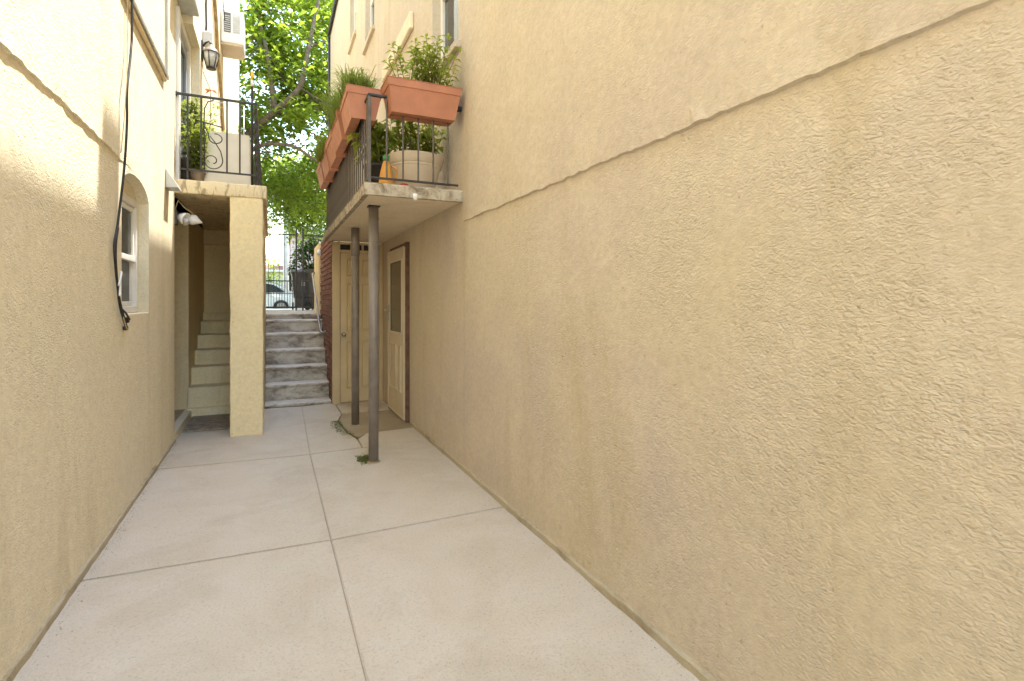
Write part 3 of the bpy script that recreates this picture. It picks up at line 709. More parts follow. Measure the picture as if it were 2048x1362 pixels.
def storm_door():
    y0, y1, z1 = 6.06, 7.04, 2.09
    d = obj('storm_door', nb(XR+.02, XR+.05, y0, y1, 0, z1), DARKG, RB)
    jm = bmesh.new(); box(jm, XR-.045, XR+.02, y0+.008, y0+.032, .0, z1+.008, .003); box(jm, XR-.03, XR+.02, y0+.033, y1, z1-.028, z1+.008, .003)
    obj('jamb', jm, WOOD_R, d)
    obj('jamb_post', nb(XR-.03, XR+.02, y1-.03, y1+.01, .0, z1-.029, .003), DOOR, d)
    # leaf a little proud of the wall
    x0, x1 = XR-.055, XR-.02; a, b = y0+.04, y1-.035
    st = bmesh.new()
    box(st, x0, x1, a, a+.11, .03, 2.045, .004); box(st, x0, x1, b-.11, b, .03, 2.045, .004)
    box(st, x0+.001, x1, a+.111, b-.111, 1.90, 2.044, .003); box(st, x0+.001, x1, a+.111, b-.111, .031, 1.03, .003)
    lf = obj('leaf', st, DOOR2, d)
    rim = bmesh.new()
    for q in ((a-.004, a+.014, .028, 2.05), (b-.014, b+.004, .028, 2.05)): box(rim, x0-.008, x0-.0005, q[0], q[1], q[2], q[3], .002)
    for q in ((.028, .05), (2.03, 2.05)): box(rim, x0-.008, x0-.0005, a+.015, b-.015, q[0], q[1], .002)
    obj('edge_trim', rim, TRIM, d)
    gl = bmesh.new()
    for q in ((a+.10, a+.125), (b-.125, b-.10)): box(gl, x0-.009, x0-.0005, q[0], q[1], 1.01, 1.92, .003)
    for q in ((1.01, 1.035), (1.895, 1.92)): box(gl, x0-.009, x0-.0005, a+.126, b-.126, q[0], q[1], .003)
    obj('glazing_bead', gl, TRIM, d)
    obj('pane', nb(x0+.008, x0+.012, a+.111, b-.111, 1.031, 1.899), GLASS_T, d)
    for u, v in ((a+.13, a+.36), (a+.42, b-.13)):
        pb = bmesh.new()
        for q in ((u, u+.015), (v-.015, v)): box(pb, x0-.013, x0, q[0], q[1], .32, .88, .003)
        for q in ((.32, .335), (.865, .88)): box(pb, x0-.013, x0, u+.016, v-.016, q[0], q[1], .002)
        obj('panel', pb, DOOR2, d)
    hb = bmesh.new(); box(hb, x0-.014, x0-.0005, b-.075, b-.045, 1.16, 1.36, .003); tube(hb, [(x0-.014, b-.06, 1.30), (x0-.06, b-.06, 1.305), (x0-.065, b-.13, 1.30)], .008, 6)
    obj('handle', hb, ALU, d)
    obj('threshold', nb(XR-.05, XR+.02, y0+.033, y1, -.02, .026, .004), JOINT, d)
storm_door()
BX0, BY0, BY1, BZ0, BZ1 = .655, 4.18, 7.72, 2.235, 2.33
def right_balcony():
    s = bmesh.new(); box(s, BX0+.03, XR-.002, BY0+.03, BY1, BZ0+.012, BZ1-.004)
    obj('balcony_soffit', s, SOFFIT, RB)
    # rough edge beam round the slab
    def edge(p0, p1, n, t, name):
        bm = bmesh.new(); pv = None; nv = Vector((0, 0, 1)).cross(Vector(p1)-Vector(p0)).normalized()
        for k in range(n+1):
            p = Vector(p0).lerp(Vector(p1), k/n); a = p.x*7+p.y*7
            j = [.006*fbm(a, q*3.1) for q in range(4)]
            cur = [bm.verts.new(q) for q in ((p.x-nv.x*j[0], p.y-nv.y*j[0], BZ0+j[1]*.6), (p.x-nv.x*j[2], p.y-nv.y*j[2], BZ1-.012+j[3]*.5), (p.x+nv.x*.012, p.y+nv.y*.012, BZ1+.002+j[1]*.4), (p.x+nv.x*t, p.y+nv.y*t, BZ1+.002), (p.x+nv.x*t, p.y+nv.y*t, BZ0))]
            if pv:
                for i in range(5): bm.faces.new((pv[i], pv[(i+1) % 5], cur[(i+1) % 5], cur[i]))
            else: bm.faces.new(cur)
            pv = cur
        bm.faces.new(pv); bmesh.ops.recalc_face_normals(bm, faces=bm.faces)
        obj(name, bm, SLAB_E, RB)
    edge((BX0, BY0, 0), (XR-.003, BY0, 0), 60, .045, 'balcony_front_edge')
    edge((BX0, BY1, 0), (BX0, BY0+.046, 0), 200, .04, 'balcony_side_edge')
    for x, y, z, n in ((.823, 4.745, BZ0+.011, 24), (.878, 6.246, BZ0+.011, 24)):
        po = obj('support_post', nt_([(x, y, -.03), (x, y, z)], .0435, n), POSTM, RB, True)
        obj('base_ring', lathe(bmesh.new(), [(.062, -.02), (.058, .0), (.05, .006), (.0436, .009)], (x, y, -.006), 18), PAVE_D, po, True)
        if y > 6: obj('collar', nt_([(x, y, 1.93), (x, y, z-.001)], .047, n), POSTM, po, True)
        else: obj('cap', nb(x-.05, x+.05, y-.05, y+.05, z-.01, z-.0005), IRON, po)
    obj('drain_cup', lathe(bmesh.new(), [(.018, 0), (.02, .045), (.016, .05)], (1.05, BY0-.012, BZ0-.02), 12), WHITE_P, RB, True)
    # railing
    yf, xs, zt, zb = 4.225, .70, 3.035, 2.385
    r = obj('railing', nb(xs-.012, 1.42, yf-.012, yf+.012, zt-.022, zt, .004), IRON, RB)
    obj('bottom_rail', nb(xs-.005, 1.43, yf-.010, yf+.010, zb-.016, zb, .002), IRON, r)
    obj('side_rail', nb(xs-.012, xs+.012, yf+.013, 7.70, zt-.022, zt, .004), IRON, r)
    obj('side_bottom_rail', nb(xs-.010, xs+.010, yf+.011, 7.70, zb-.016, zb, .002), IRON_G, r)
    obj('corner_post', nb(xs-.012, xs+.012, yf-.012, yf+.012, BZ1, zt-.023, .002), IRON_G, r)
    obj('wall_anchor', nb(1.42, XR-.002, yf-.018, yf+.018, zt-.035, zt+.005, .004), IRON, r)
    b = nt_([(0, 0, 0), (0, 0, 1)], .0075, 8); me = bpy.data.meshes.new('baluster'); b.to_mesh(me); b.free(); me.materials.append(IRON_G)
    for x in (.835, .965, 1.09, 1.215, 1.34): inst('baluster', me, (x, yf, zb-.008), r, scale=(1, 1, zt-zb-.01))
    y = yf+.10
    while y < 7.7:
        inst('baluster', me, (xs, y, BZ1-.02), r, rot=(random.uniform(-.006, .006), 0, 0), scale=(1, 1, zt-BZ1)); y += .118
right_balcony()

# ------------------------------------------------------------------ plants
def leaf(bm, p, d, up, ln, wd, droop=.3):
    d = d.normalized(); s = d.cross(up)
    if s.length < 1e-3: s = d.orthogonal()
    s = s.normalized()*wd*.5; n = s.cross(d).normalized()
    a = bm.verts.new(p); m1 = p+d*ln*.45+n*ln*.06; e = bm.verts.new(p+d*ln-Vector((0, 0, ln*droop)))
    l_ = bm.verts.new(m1+s); r_ = bm.verts.new(m1-s); c_ = bm.verts.new(m1-n*wd*.16)
    bm.faces.new((a, l_, c_)); bm.faces.new((a, c_, r_)); bm.faces.new((l_, e, c_)); bm.faces.new((c_, e, r_))
def leafy(parent, base, stems, h, spread, ln, wd, mat, seed, per=12, bare=.25, area=(.2, .08), droop=.35, stemr=.003, lean=(0, 0, 0)):
    rnd = random.Random(seed); fm, sm = bmesh.new(), bmesh.new(); base = Vector(base); lean = Vector(lean)
    for _ in range(stems):
        p0 = base+Vector((rnd.uniform(-area[0], area[0]), rnd.uniform(-area[1], area[1]), -.02))
        hh = h*rnd.uniform(.55, 1.05); a = rnd.uniform(0, 6.28); sp = spread*rnd.uniform(.2, 1)
        tip = p0+Vector((math.cos(a)*sp, math.sin(a)*sp, hh))+lean*rnd.uniform(.4, 1); mid = p0.lerp(tip, .5)+Vector((0, 0, hh*.12))
        pts = [p0.lerp(mid, t/4).lerp(mid.lerp(tip, t/4), t/4) for t in range(5)]
        tube(sm, pts, [stemr*(1-.15*k) for k in range(5)], 5)
        for k in range(per):
            t = bare+(1-bare)*(k+rnd.random())/per; i = min(3, int(t*4)); q = pts[i].lerp(pts[i+1], t*4-i)
            az = k*2.4+rnd.uniform(-.5, .5); d = Vector((math.cos(az), math.sin(az), rnd.uniform(-.1, .7)))
            leaf(fm, q, d, Vector((0, 0, 1)), ln*rnd.uniform(.6, 1.15), wd*rnd.uniform(.7, 1.1), droop)
        for k in range(3):
            az = k*2.1+rnd.random(); leaf(fm, pts[-1], Vector((math.cos(az), math.sin(az), .8)), Vector((0, 0, 1)), ln*.8, wd*.8, droop)
    obj('foliage', fm, mat, parent, kind='stuff'); obj('stems', sm, STEM, parent, kind='stuff')
def grassy(parent, base, n, h, spread, mat, seed, area=(.1, .2), wd=.006):
    rnd = random.Random(seed); bm = bmesh.new(); base = Vector(base)
    for _ in range(n):
        p = base+Vector((rnd.uniform(-area[0], area[0]), rnd.uniform(-area[1], area[1]), -.02)); a = rnd.uniform(0, 6.28); l = h*rnd.uniform(.5, 1.1); sp = spread*rnd.uniform(.1, 1)
        d = Vector((math.cos(a)*sp, math.sin(a)*sp, 0)); s = Vector((-math.sin(a), math.cos(a), 0))*wd
        q = [p, p+d*.25+Vector((0, 0, l*.55)), p+d*.65+Vector((0, 0, l*.85)), p+d+Vector((0, 0, l*.8))]
        v = [(bm.verts.new(c-s*(1-k*.3)), bm.verts.new(c+s*(1-k*.3))) for k, c in enumerate(q)]
        for A, B in zip(v, v[1:]): bm.faces.new((A[0], A[1], B[1], B[0]))
    obj('foliage', bm, mat, parent, kind='stuff')

def planter_mesh(L_=.60, W_=.285, H_=.25):
    """rail planter lying along local Y: tapered trough with a rim band and a saddle groove below"""
    bm = bmesh.new(); hl, hw = L_/2, W_/2
    def ring(sx, sy, z): return [bm.verts.new(q) for q in ((-hw*sx, -hl*sy, z), (hw*sx, -hl*sy, z), (hw*sx, hl*sy, z), (-hw*sx, hl*sy, z))]
    R1 = [ring(.66, .86, 0), ring(.92, .955, H_*.76), ring(.97, .975, H_*.765), ring(1.0, 1.0, H_*.985), ring(1.03, 1.012, H_*.985), ring(1.03, 1.012, H_), ring(.95, .96, H_), ring(.9, .93, H_-.03)]
    for a, b in zip(R1, R1[1:]):
        for k in range(4): bm.faces.new((a[k], a[(k+1) % 4], b[(k+1) % 4], b[k]))
    # underside with groove for the rail
    b0 = R1[0]; g = .022; gz = H_*.42
    pts = []
    for y, i, j in ((-hl*.86, 0, 1), (hl*.86, 3, 2)):
        pts.append([b0[i], bm.verts.new((-g, y, 0)), bm.verts.new((-g*.42, y, gz)), bm.verts.new((g*.42, y, gz)), bm.verts.new((g, y, 0)), b0[j]])
    A, B = pts
    for k in range(5): bm.faces.new((A[k], A[k+1], B[k+1], B[k]))
    bmesh.ops.recalc_face_normals(bm, faces=bm.faces)
    return bm
def soil_mesh(L_=.58, W_=.26, z=.215):
    bm = bmesh.new(); quad(bm, (-W_*.46, -L_*.46, z), (W_*.46, -L_*.46, z), (W_*.46, L_*.46, z), (-W_*.46, L_*.46, z)); return bm
pl_b = planter_mesh(); pl_me = bpy.data.meshes.new('trough'); pl_b.to_mesh(pl_me); pl_b.free(); pl_me.materials.append(TERRA)
so_b = soil_mesh(); so_me = bpy.data.meshes.new('soil'); so_b.to_mesh(so_me); so_b.free(); so_me.materials.append(SOIL)
PZ = 2.888
labels = ['terracotta rail planter with tall feathery green herb, on the corner of the balcony side rail',
          'second terracotta planter along the balcony side rail from its corner',
          'middle one of the five terracotta planters saddled on the balcony side rail',
          'fourth terracotta planter along the balcony side rail from its corner',
          'terracotta planter at the street end of the balcony side rail']
for k in range(5):
    y = 4.66+k*.622
    p = empty('rail_planter', (.69, y, PZ), labels[k], 'planter', 'terracotta planters on the balcony side rail')
    rq = random.Random(70+k); rt = (0, R_(rq.uniform(-2.5, 2)), R_(rq.uniform(-2, 2))); dx = rq.uniform(-.008, .008)
    inst('trough', pl_me, (.69+dx, y, PZ), p, rt, (1, .955, 1)); inst('soil', so_me, (.69+dx, y, PZ), p, rt, (1, .955, 1))
    if k == 0:
        grassy(p, (.66, y+.05, PZ+.22), 700, .27, .24, LEAF_H, 11, (.1, .24))
        leafy(p, (.74, y-.12, PZ+.22), 9, .16, .05, .035, .012, LEAF_H, 12, 10, area=(.06, .12), stemr=.002)
    elif k == 1: grassy(p, (.62, y, PZ+.22), 600, .3, .28, LEAF_H, 13, (.1, .25))
    elif k == 3: grassy(p, (.62, y, PZ+.22), 500, .27, .22, LEAF_Y, 14, (.12, .27))
    else: grassy(p, (.65, y, PZ+.22), 220, .13, .1, LEAF_H, 15+k, (.08, .22))
fp = empty('rail_planter', (1.115, 4.225, PZ), 'terracotta planter with a bushy broad-leaved plant over the balcony end rail', 'planter')
fp.rotation_euler = (0, 0, 0)
o = inst('trough', pl_me, (1.115, 4.225, PZ), fp, rot=(0, R_(-1.5), R_(90))); o = inst('soil', so_me, (1.115, 4.225, PZ), fp, rot=(0, 0, R_(90)))
leafy(fp, (1.14, 4.24, PZ+.22), 34, .40, .21, .095, .032, LEAF_P, 21, 11, .25, area=(.2, .07), stemr=.0035)
f2 = bmesh.new(); rnd = random.Random(5); tip = Vector((.845, 4.2, PZ+.42)); s2 = nt_([(.95, 4.23, PZ+.2), (.89, 4.21, PZ+.33), tip], .003, 5)
for k in range(11):
    az = k*2.4; q = tip+Vector((.02, .005, -.09))*(k/11); leaf(f2, q, Vector((math.cos(az), math.sin(az), .25)), Vector((0, 0, 1)), .075, .024, .2)
obj('shoot_leaves', f2, LEAF_P, fp, kind='stuff'); obj('shoot', s2, STEM, fp)

def beige_pot():
    c = (1.165, 4.62, BZ1+.002)
    p = empty('flower_pot', c, 'large round beige pot of leafy vines behind the balcony end railing', 'pot')
    obj('saucer', lathe(bmesh.new(), [(.16, 0), (.20, .03), (.205, .03), (.2, .02)], c, 28), POT_B, p, True)
    obj('bowl', lathe(bmesh.new(), [(.15, .022), (.162, .03), (.215, .235), (.218, .24), (.226, .245), (.226, .252), (.22, .256), (.224, .262), (.236, .268), (.245, .33), (.249, .338), (.243, .345), (.225, .345), (.215, .31), (.0, .305)], c, 40), POT_B, p, True)
    leafy(p, (c[0], c[1]-.02, c[2]+.31), 26, .38, .14, .11, .07, LEAF_P, 31, 8, .15, area=(.17, .13), droop=.5, stemr=.004)
beige_pot()
def dark_pot():
    c = (.88, 4.75, BZ1+.002)
    p = empty('flower_pot', c, 'dark nursery pot of broad drooping leaves beside the beige pot', 'pot')
    obj('bowl', lathe(bmesh.new(), [(.10, 0), (.135, .24), (.145, .245), (.145, .27), (.135, .27), (.125, .24), (0, .235)], c, 24), BLACKC, p, True)
    leafy(p, (c[0], c[1], c[2]+.24), 22, .42, .17, .15, .07, LEAF_P, 41, 7, .2, area=(.09, .09), droop=.6, stemr=.004)
dark_pot()
def orange_jug():
    c = (.865, 4.40, BZ1+.002)
    p = empty('watering_jug', c, 'orange plastic jug with green neck standing on the balcony floor', 'jug')
    obj('body', lathe(bmesh.new(), [(.062, 0), (.066, .01), (.058, .08), (.045, .15), (.03, .21), (.022, .23)], c, 20), ORANGE, p, True)
    obj('neck', lathe(bmesh.new(), [(.0235, .231), (.026, .25), (.03, .27), (.024, .275)], c, 16), plain('green_plastic', (.05, .25, .09), .4), p, True)
    obj('handle', nt_([(c[0]+.05, c[1]+.0, c[2]+.19), (c[0]+.09, c[1], c[2]+.17), (c[0]+.09, c[1], c[2]+.1), (c[0]+.066, c[1], c[2]+.07)], .009, 8), ORANGE, p, True)
    r = bmesh.new(); lathe(r, [(.03, 0), (.034, .01), (.034, .035), (.03, .04)], (1.0, 4.33, BZ1+.002), 16)
    tag(obj('tin', r, plain('red_tin', (.35, .03, .02), .5)), 'small red tin beside the orange jug on the balcony', 'tin')
orange_jug()

# left balcony things
def tub():
    z = 2.637; c = (-.43, 6.66, z)
    p = empty('planter_tub', c, 'large square cream tub flaring upside down behind the scroll railing', 'tub')
    bm = bmesh.new()
    def ring(x0, x1, y0, y1, zz): return [bm.verts.new(q) for q in ((x0, y0, zz), (x1, y0, zz), (x1, y1, zz), (x0, y1, zz))]
    rs = [ring(-.69, -.19, 6.44, 6.9, z), ring(-.69, -.19, 6.44, 6.9, z+.07), ring(-.675, -.20, 6.455, 6.89, z+.072), ring(-.60, -.215, 6.50, 6.85, z+.60), ring(-.59, -.225, 6.51, 6.84, z+.60)]
    for a, b in zip(rs, rs[1:]):
        for k in range(4): bm.faces.new((a[k], a[(k+1) % 4], b[(k+1) % 4], b[k]))
    bm.faces.new(rs[-1]); bm.faces.new(list(reversed(rs[0])))
    bmesh.ops.bevel(bm, geom=[e for e in bm.edges], offset=.006, segments=2, affect='EDGES')
    obj('body', bm, TUB, p)
tub()
def pots_left():
    z = 2.637
    c = (-.70, 6.42, z); p = empty('flower_pot', c, 'small grey-brown pot with a yellow-green fern inside the scroll railing', 'pot')
    obj('bowl', lathe(bmesh.new(), [(.052, 0), (.066, .105), (.073, .11), (.073, .14), (.066, .14), (.06, .12), (0, .115)], c, 24), POT_G, p, True)
    leafy(p, (c[0], c[1], z+.13), 26, .55, .16, .10, .03, LEAF_Y, 51, 12, .05, area=(.03, .03), stemr=.0025)
    c = (-.80, 6.75, z); p = empty('flower_pot', c, 'tall dark pot of feathery yellow-green plant beside the balcony door', 'pot')
    obj('bowl', lathe(bmesh.new(), [(.09, 0), (.12, .28), (.13, .29), (.13, .32), (.115, .32), (.1, .29), (0, .285)], c, 24), POT_G, p, True)
    leafy(p, (c[0]+.05, c[1], z+.3), 40, .66, .22, .12, .03, LEAF_Y, 52, 16, .05, area=(.07, .07), stemr=.003)
    c = (-.42, 7.35, z); p = empty('flower_pot', c, 'grey pot of bushy green plant behind the cream tub', 'pot')
    obj('bowl', lathe(bmesh.new(), [(.1, 0), (.13, .34), (.14, .35), (.14, .38), (.12, .38), (.11, .35), (0, .34)], c, 24), POT_G, p, True)
    leafy(p, (c[0], c[1], z+.37), 30, .5, .2, .09, .03, LEAF_P, 53, 12, .1, area=(.09, .09), stemr=.003)
    # tape-topped pole tied to the railing
    p = empty('marker_pole', (-.19, 6.36, z), 'black pole with white and yellow taped tip above the balcony railing', 'pole')
    obj('shaft', nt_([(-.185, 6.34, z), (-.185, 6.34, 3.72)], .012, 10), BLACKC, p, True)
    obj('white_tape', nt_([(-.185, 6.34, 3.721), (-.185, 6.34, 3.79)], .0145, 10), WHITE_P, p, True)
    obj('yellow_tape', nt_([(-.185, 6.34, 3.791), (-.185, 6.34, 3.88)], .016, 10), YELLOW, p, True)
    # thin wire rack against the wall
    p = empty('wire_rack', (-.6, 7.75, z), 'thin wire drying rack standing on the iron balcony', 'rack')
    for x in (-.83, -.32):
        obj('leg', nt_([(x, 7.62, z), (x, 7.7, 3.95)], .005, 6), ALU, p, True); obj('leg', nt_([(x, 7.9, z), (x, 7.7, 3.90)], .005, 6), ALU, p, True)
    for y, zz in ((7.7, 3.95), (7.66, 3.5), (7.66, 3.42), (7.83, 3.45)): obj('wire', nt_([(-.83, y, zz), (-.32, y, zz)], .0045, 6), ALU, p, True)
    p = empty('gas_bottle', (-.33, 7.9, z), 'slim white cylinder standing behind the balcony pots', 'bottle')
    obj('body', lathe(bmesh.new(), [(.07, 0), (.08, .02), (.08, .62), (.06, .68), (.03, .7)], (-.33, 7.9, z), 20), WHITE_P, p, True)
    obj('valve', lathe(bmesh.new(), [(.02, .701), (.02, .75), (.03, .76), (.03, .79)], (-.33, 7.9, z), 12), ALU, p, True)
pots_left()

# ------------------------------------------------------------------ fittings on the left wall
def cable():
    p = empty('wall_cable', (XL, 4.1, 1.2), 'loose black cable hanging down the wall beside the arched window', 'cable')
    x = XL+.045
    pts = [(x, 4.23, 5.6), (x, 4.215, 3.4), (x, 4.185, 3.05), (x, 4.085, 2.76), (x-.004, 4.10, 2.55), (x-.012, 4.085, 2.30), (XL+.02, 4.06, 2.08), (XL+.016, 3.98, 1.86), (XL+.016, 3.915, 1.75), (XL+.018, 3.93, 1.62), (XL+.015, 4.0, 1.48), (XL+.018, 4.03, 1.38), (XL+.02, 4.12, 1.28), (XL+.02, 4.19, 1.235)]
    def smooth(ps, m=5):
        ps = [Vector(q) for q in ps]; out = []
        for i in range(len(ps)-1):
            a, b, c, d = ps[max(i-1, 0)], ps[i], ps[i+1], ps[min(i+2, len(ps)-1)]
            for k in range(m):
                t = k/m; out.append(.5*((2*b)+(c-a)*t+(2*a-5*b+4*c-d)*t*t+(3*b-a-3*c+d)*t**3))
        return out+[ps[-1]]
    obj('cable', nt_(smooth(pts), .0072, 8), BLACKC, p, True)
    q2 = [(a+.006, b+.016*math.sin(i*1.7), c) for i, (a, b, c) in enumerate(pts[7:])]
    obj('second_strand', nt_(smooth(q2), .0045, 6), BLACKC, p, True)
    obj('thin_wire', nt_(smooth([(XL+.04, 4.12, 5.6), (XL+.04, 4.115, 3.2), (XL+.04, 4.07, 2.7), (XL+.02, 4.05, 2.34)]), .0025, 5), TANC, p, True)
    obj('tie', nt_(smooth([(XL+.03, 3.95, 1.50), (XL+.035, 3.985, 1.57), (XL+.03, 4.0, 1.58), (XL+.03, 3.98, 1.47), (XL+.035, 3.95, 1.44)]), .006, 6), WHITE_P, p, True)
    bm = bmesh.new(); box(bm, XL+.004, XL+.03, 4.205, 4.235, 1.262, 1.30, .006); box(bm, XL+.004, XL+.03, 4.165, 4.195, 1.215, 1.245, .006)
    obj('clip', bm, BLACKC, p)
    obj('loose_end', nt_(smooth([(XL+.02, 4.05, 1.36), (XL+.03, 4.12, 1.33), (XL+.035, 4.19, 1.29), (XL+.03, 4.22, 1.285)]), .006, 6), BLACKC, p, True)
    obj('loose_end', nt_(smooth([(XL+.02, 4.08, 1.33), (XL+.03, 4.12, 1.25), (XL+.03, 4.17, 1.22)]), .004, 6), TANC, p, True)
cable()
def lantern():
    y, z = 7.42, 4.28; x = -.668
    p = empty('wall_lantern', (XW, y, z), 'brown metal carriage lantern on the wall past the balcony door', 'lamp')
    obj('back_plate', nb(XW+.002, XW+.016, y-.045, y+.045, z+.06, z+.30, .006), IRON, p)
    obj('arm', nt_([(XW+.016, y, z+.24), (XW+.05, y, z+.29), (x-.02, y, z+.31), (x, y, z+.27)], .011, 8), IRON, p, True)
    obj('roof', lathe(bmesh.new(), [(.096, .165), (.092, .18), (.055, .225), (.03, .245), (.018, .27), (0, .275)], (x, y, z), 24), POSTM, p, True)
    obj('glass', lathe(bmesh.new(), [(.045, .0), (.075, .10), (.082, .162)], (x, y, z), 20), plain('frosted_glass', (.62, .62, .58), .25, var=.02), p, True)
    obj('base_ring', lathe(bmesh.new(), [(.035, -.03), (.055, -.028), (.055, -.012), (.035, -.010)], (x, y, z), 20), IRON, p, True)
    for k in range(6):
        a = k*math.pi/3+.3; ca, sa = math.cos(a), math.sin(a)
        obj('rib', nt_([(x+.05*ca, y+.05*sa, z-.012), (x+.08*ca, y+.08*sa, z+.1), (x+.088*ca, y+.088*sa, z+.166)], .006, 5), IRON, p, True)
    tag(obj('junction_box', nb(XW+.002, XW+.11, 7.50, 7.66, 4.60, 4.75, .008), GREYBOX), 'pale grey square junction box on the wall above the lantern', 'box')
    f = empty('hanging_flower', (XW, 7.6, 3.9), 'orange and white artificial flower hanging on wires under the lantern', 'flower')
    bm = bmesh.new(); rnd = random.Random(8)
    for k in range(16):
        a = rnd.uniform(0, 6.28); leaf(bm, Vector((-.68, 7.5, 4.02)), Vector((math.cos(a), math.sin(a), rnd.uniform(-.3, .5))), Vector((0, 0, 1)), .09, .035, .2)
    obj('petals', bm, PINK, f)
    obj('wire', nt_([(XW+.01, 7.45, 4.22), (-.68, 7.5, 4.02), (-.70, 7.6, 3.4)], .004, 5), BLACKC, f)
lantern()
def aircon():
    x0, x1, y0, y1, z0, z1 = XW+.003, -.42, 10.05, 10.65, 5.76, 6.32
    p = empty('air_conditioner', (XW, 10.3, z0), 'white window air conditioner jutting out high on the yellow wall', 'air conditioner')
    obj('body', nb(x0, x1, y0, y1, z0, z1, .03, 3), WHITE_P, p)
    for a, b in ((x0+.05, x0+.15), (x0+.18, x0+.29)):
        g = obj('side_grille', nb(a, b, y0-.006, y0+.002, z0+.17, z1-.06, .004), plain('grille_shadow', (.12, .12, .12), .7) if a < x0+.1 else GREYBOX, p)
        k = z0+.19
        while k < z1-.09:
            obj('fin', nb(a+.008, b-.008, y0-.012, y0-.0065, k, k+.012), GREYBOX, g); k += .035
    obj('drip_tray', nb(x0, x1-.02, y0+.02, y1-.02, z0-.03, z0-.001, .006), POT_B, p)
    obj('cable', nt_([(x0+.01, y0-.05, z1+.5), (x0+.04, y0-.12, z1+.1), (x0+.07, y0-.1, z1-.25), (x0+.05, y0-.01, z1-.2)], .008, 6), BLACKC, p, True)
aircon()
def conduits():
    for lab, y0, z0, y1, z1, r, m in (('thick tan conduit bundle slanting down the wall past the lantern', 8.0, 6.6, 11.6, 2.9, .026, TANC),
                                   ('thin dark conduit running down the wall towards the junction box', 7.75, 6.6, 7.6, 4.76, .012, IRON),
                                   ('slim tan conduit beside the thick bundle on the yellow wall', 8.3, 6.6, 10.9, 3.4, .012, TANC)):
        bm = bmesh.new(); n = 14; pts = []
        for k in range(n+1):
            t = k/n; s = t*t*(3-2*t)*.35+t*.65; pts.append((XW+.03+.004*math.sin(k*2.1), y0+(y1-y0)*s, z0+(z1-z0)*t-.03*math.sin(t*9)))
        tag(obj('conduit', tube(bm, pts, r, 8), m, None, True), lab, 'conduit')
conduits()
def floodlight():
    p = empty('floodlight', (XL, 6.3, 2.1), 'white twin-bowl security floodlight fixed under the yellow balcony slab', 'lamp')
    obj('mount', nb(-.93, -.865, 6.232, 6.33, 2.18, 2.33, .006), IRON_G, p)
    def bowl(c, d, s, mat, name, prof):
        bm = bmesh.new(); lathe(bm, [(r*s, z*s) for r, z in prof], (0, 0, 0), 22)
        q = Vector((0, 0, 1)).rotation_difference(Vector(d).normalized()); bmesh.ops.rotate(bm, verts=bm.verts, matrix=q.to_matrix()); bmesh.ops.translate(bm, verts=bm.verts, vec=c)
        return obj(name, bm, mat, p, True)
    bowl((-.83, 6.30, 2.26), (.75, -.35, -.28), .8, WHITE_P, 'reflector', [(.03, -.04), (.05, -.02), (.075, .03), (.082, .07), (.076, .07), (.065, .03), (.0, .0)])
    bowl((-.74, 6.36, 2.255), (.9, .1, -.30), .8, WHITE_P, 'shade', [(.025, -.05), (.06, -.03), (.07, .02), (.0, .12)])
    bowl((-.80, 6.28, 2.235), (.6, -.5, -.4), .8, GREYBOX, 'sensor', [(.0, -.05), (.028, -.04), (.032, .0), (.028, .05), (0, .06)])
    obj('feed_wire', nt_([(-.88, 6.24, 2.33), (-.85, 6.23, 2.42), (-.80, 6.26, 2.36), (-.72, 6.30, 2.30)], .006, 6), TANC, p, True)
    b = bmesh.new(); prism(b, [(5.72, 2.46), (5.90, 2.46), (5.90, 2.48), (5.72, 2.62)], 'x', XL+.004, XL+.05)
    bm = bmesh.new()
    A = [(XL+.004, 5.70, 2.62), (XL+.004, 5.90, 2.62), (XL+.105, 5.66, 2.465), (XL+.105, 5.88, 2.465), (XL+.004, 5.70, 2.45), (XL+.004, 5.90, 2.45), (XL+.105, 5.66, 2.45), (XL+.105, 5.88, 2.45)]
    v = [bm.verts.new(q) for q in A]
    for f in ((0, 1, 3, 2), (4, 6, 7, 5), (0, 2, 6, 4), (1, 5, 7, 3), (2, 3, 7, 6), (0, 4, 5, 1)): bm.faces.new([v[i] for i in f])
    bmesh.ops.recalc_face_normals(bm, faces=bm.faces); b.free()
    tag(obj('vent_hood', bm, GREYBOX), 'pale grey wedge-shaped vent hood on the wall by the balcony slab', 'vent hood')
    m = bmesh.new(); box(m, -.865, -.215, 6.60, 7.44, .001, .013, .004); 
    tag(obj('door_mat', m, MAT), 'worn brown mat on the floor before the yellow porch stair', 'mat')
floodlight()

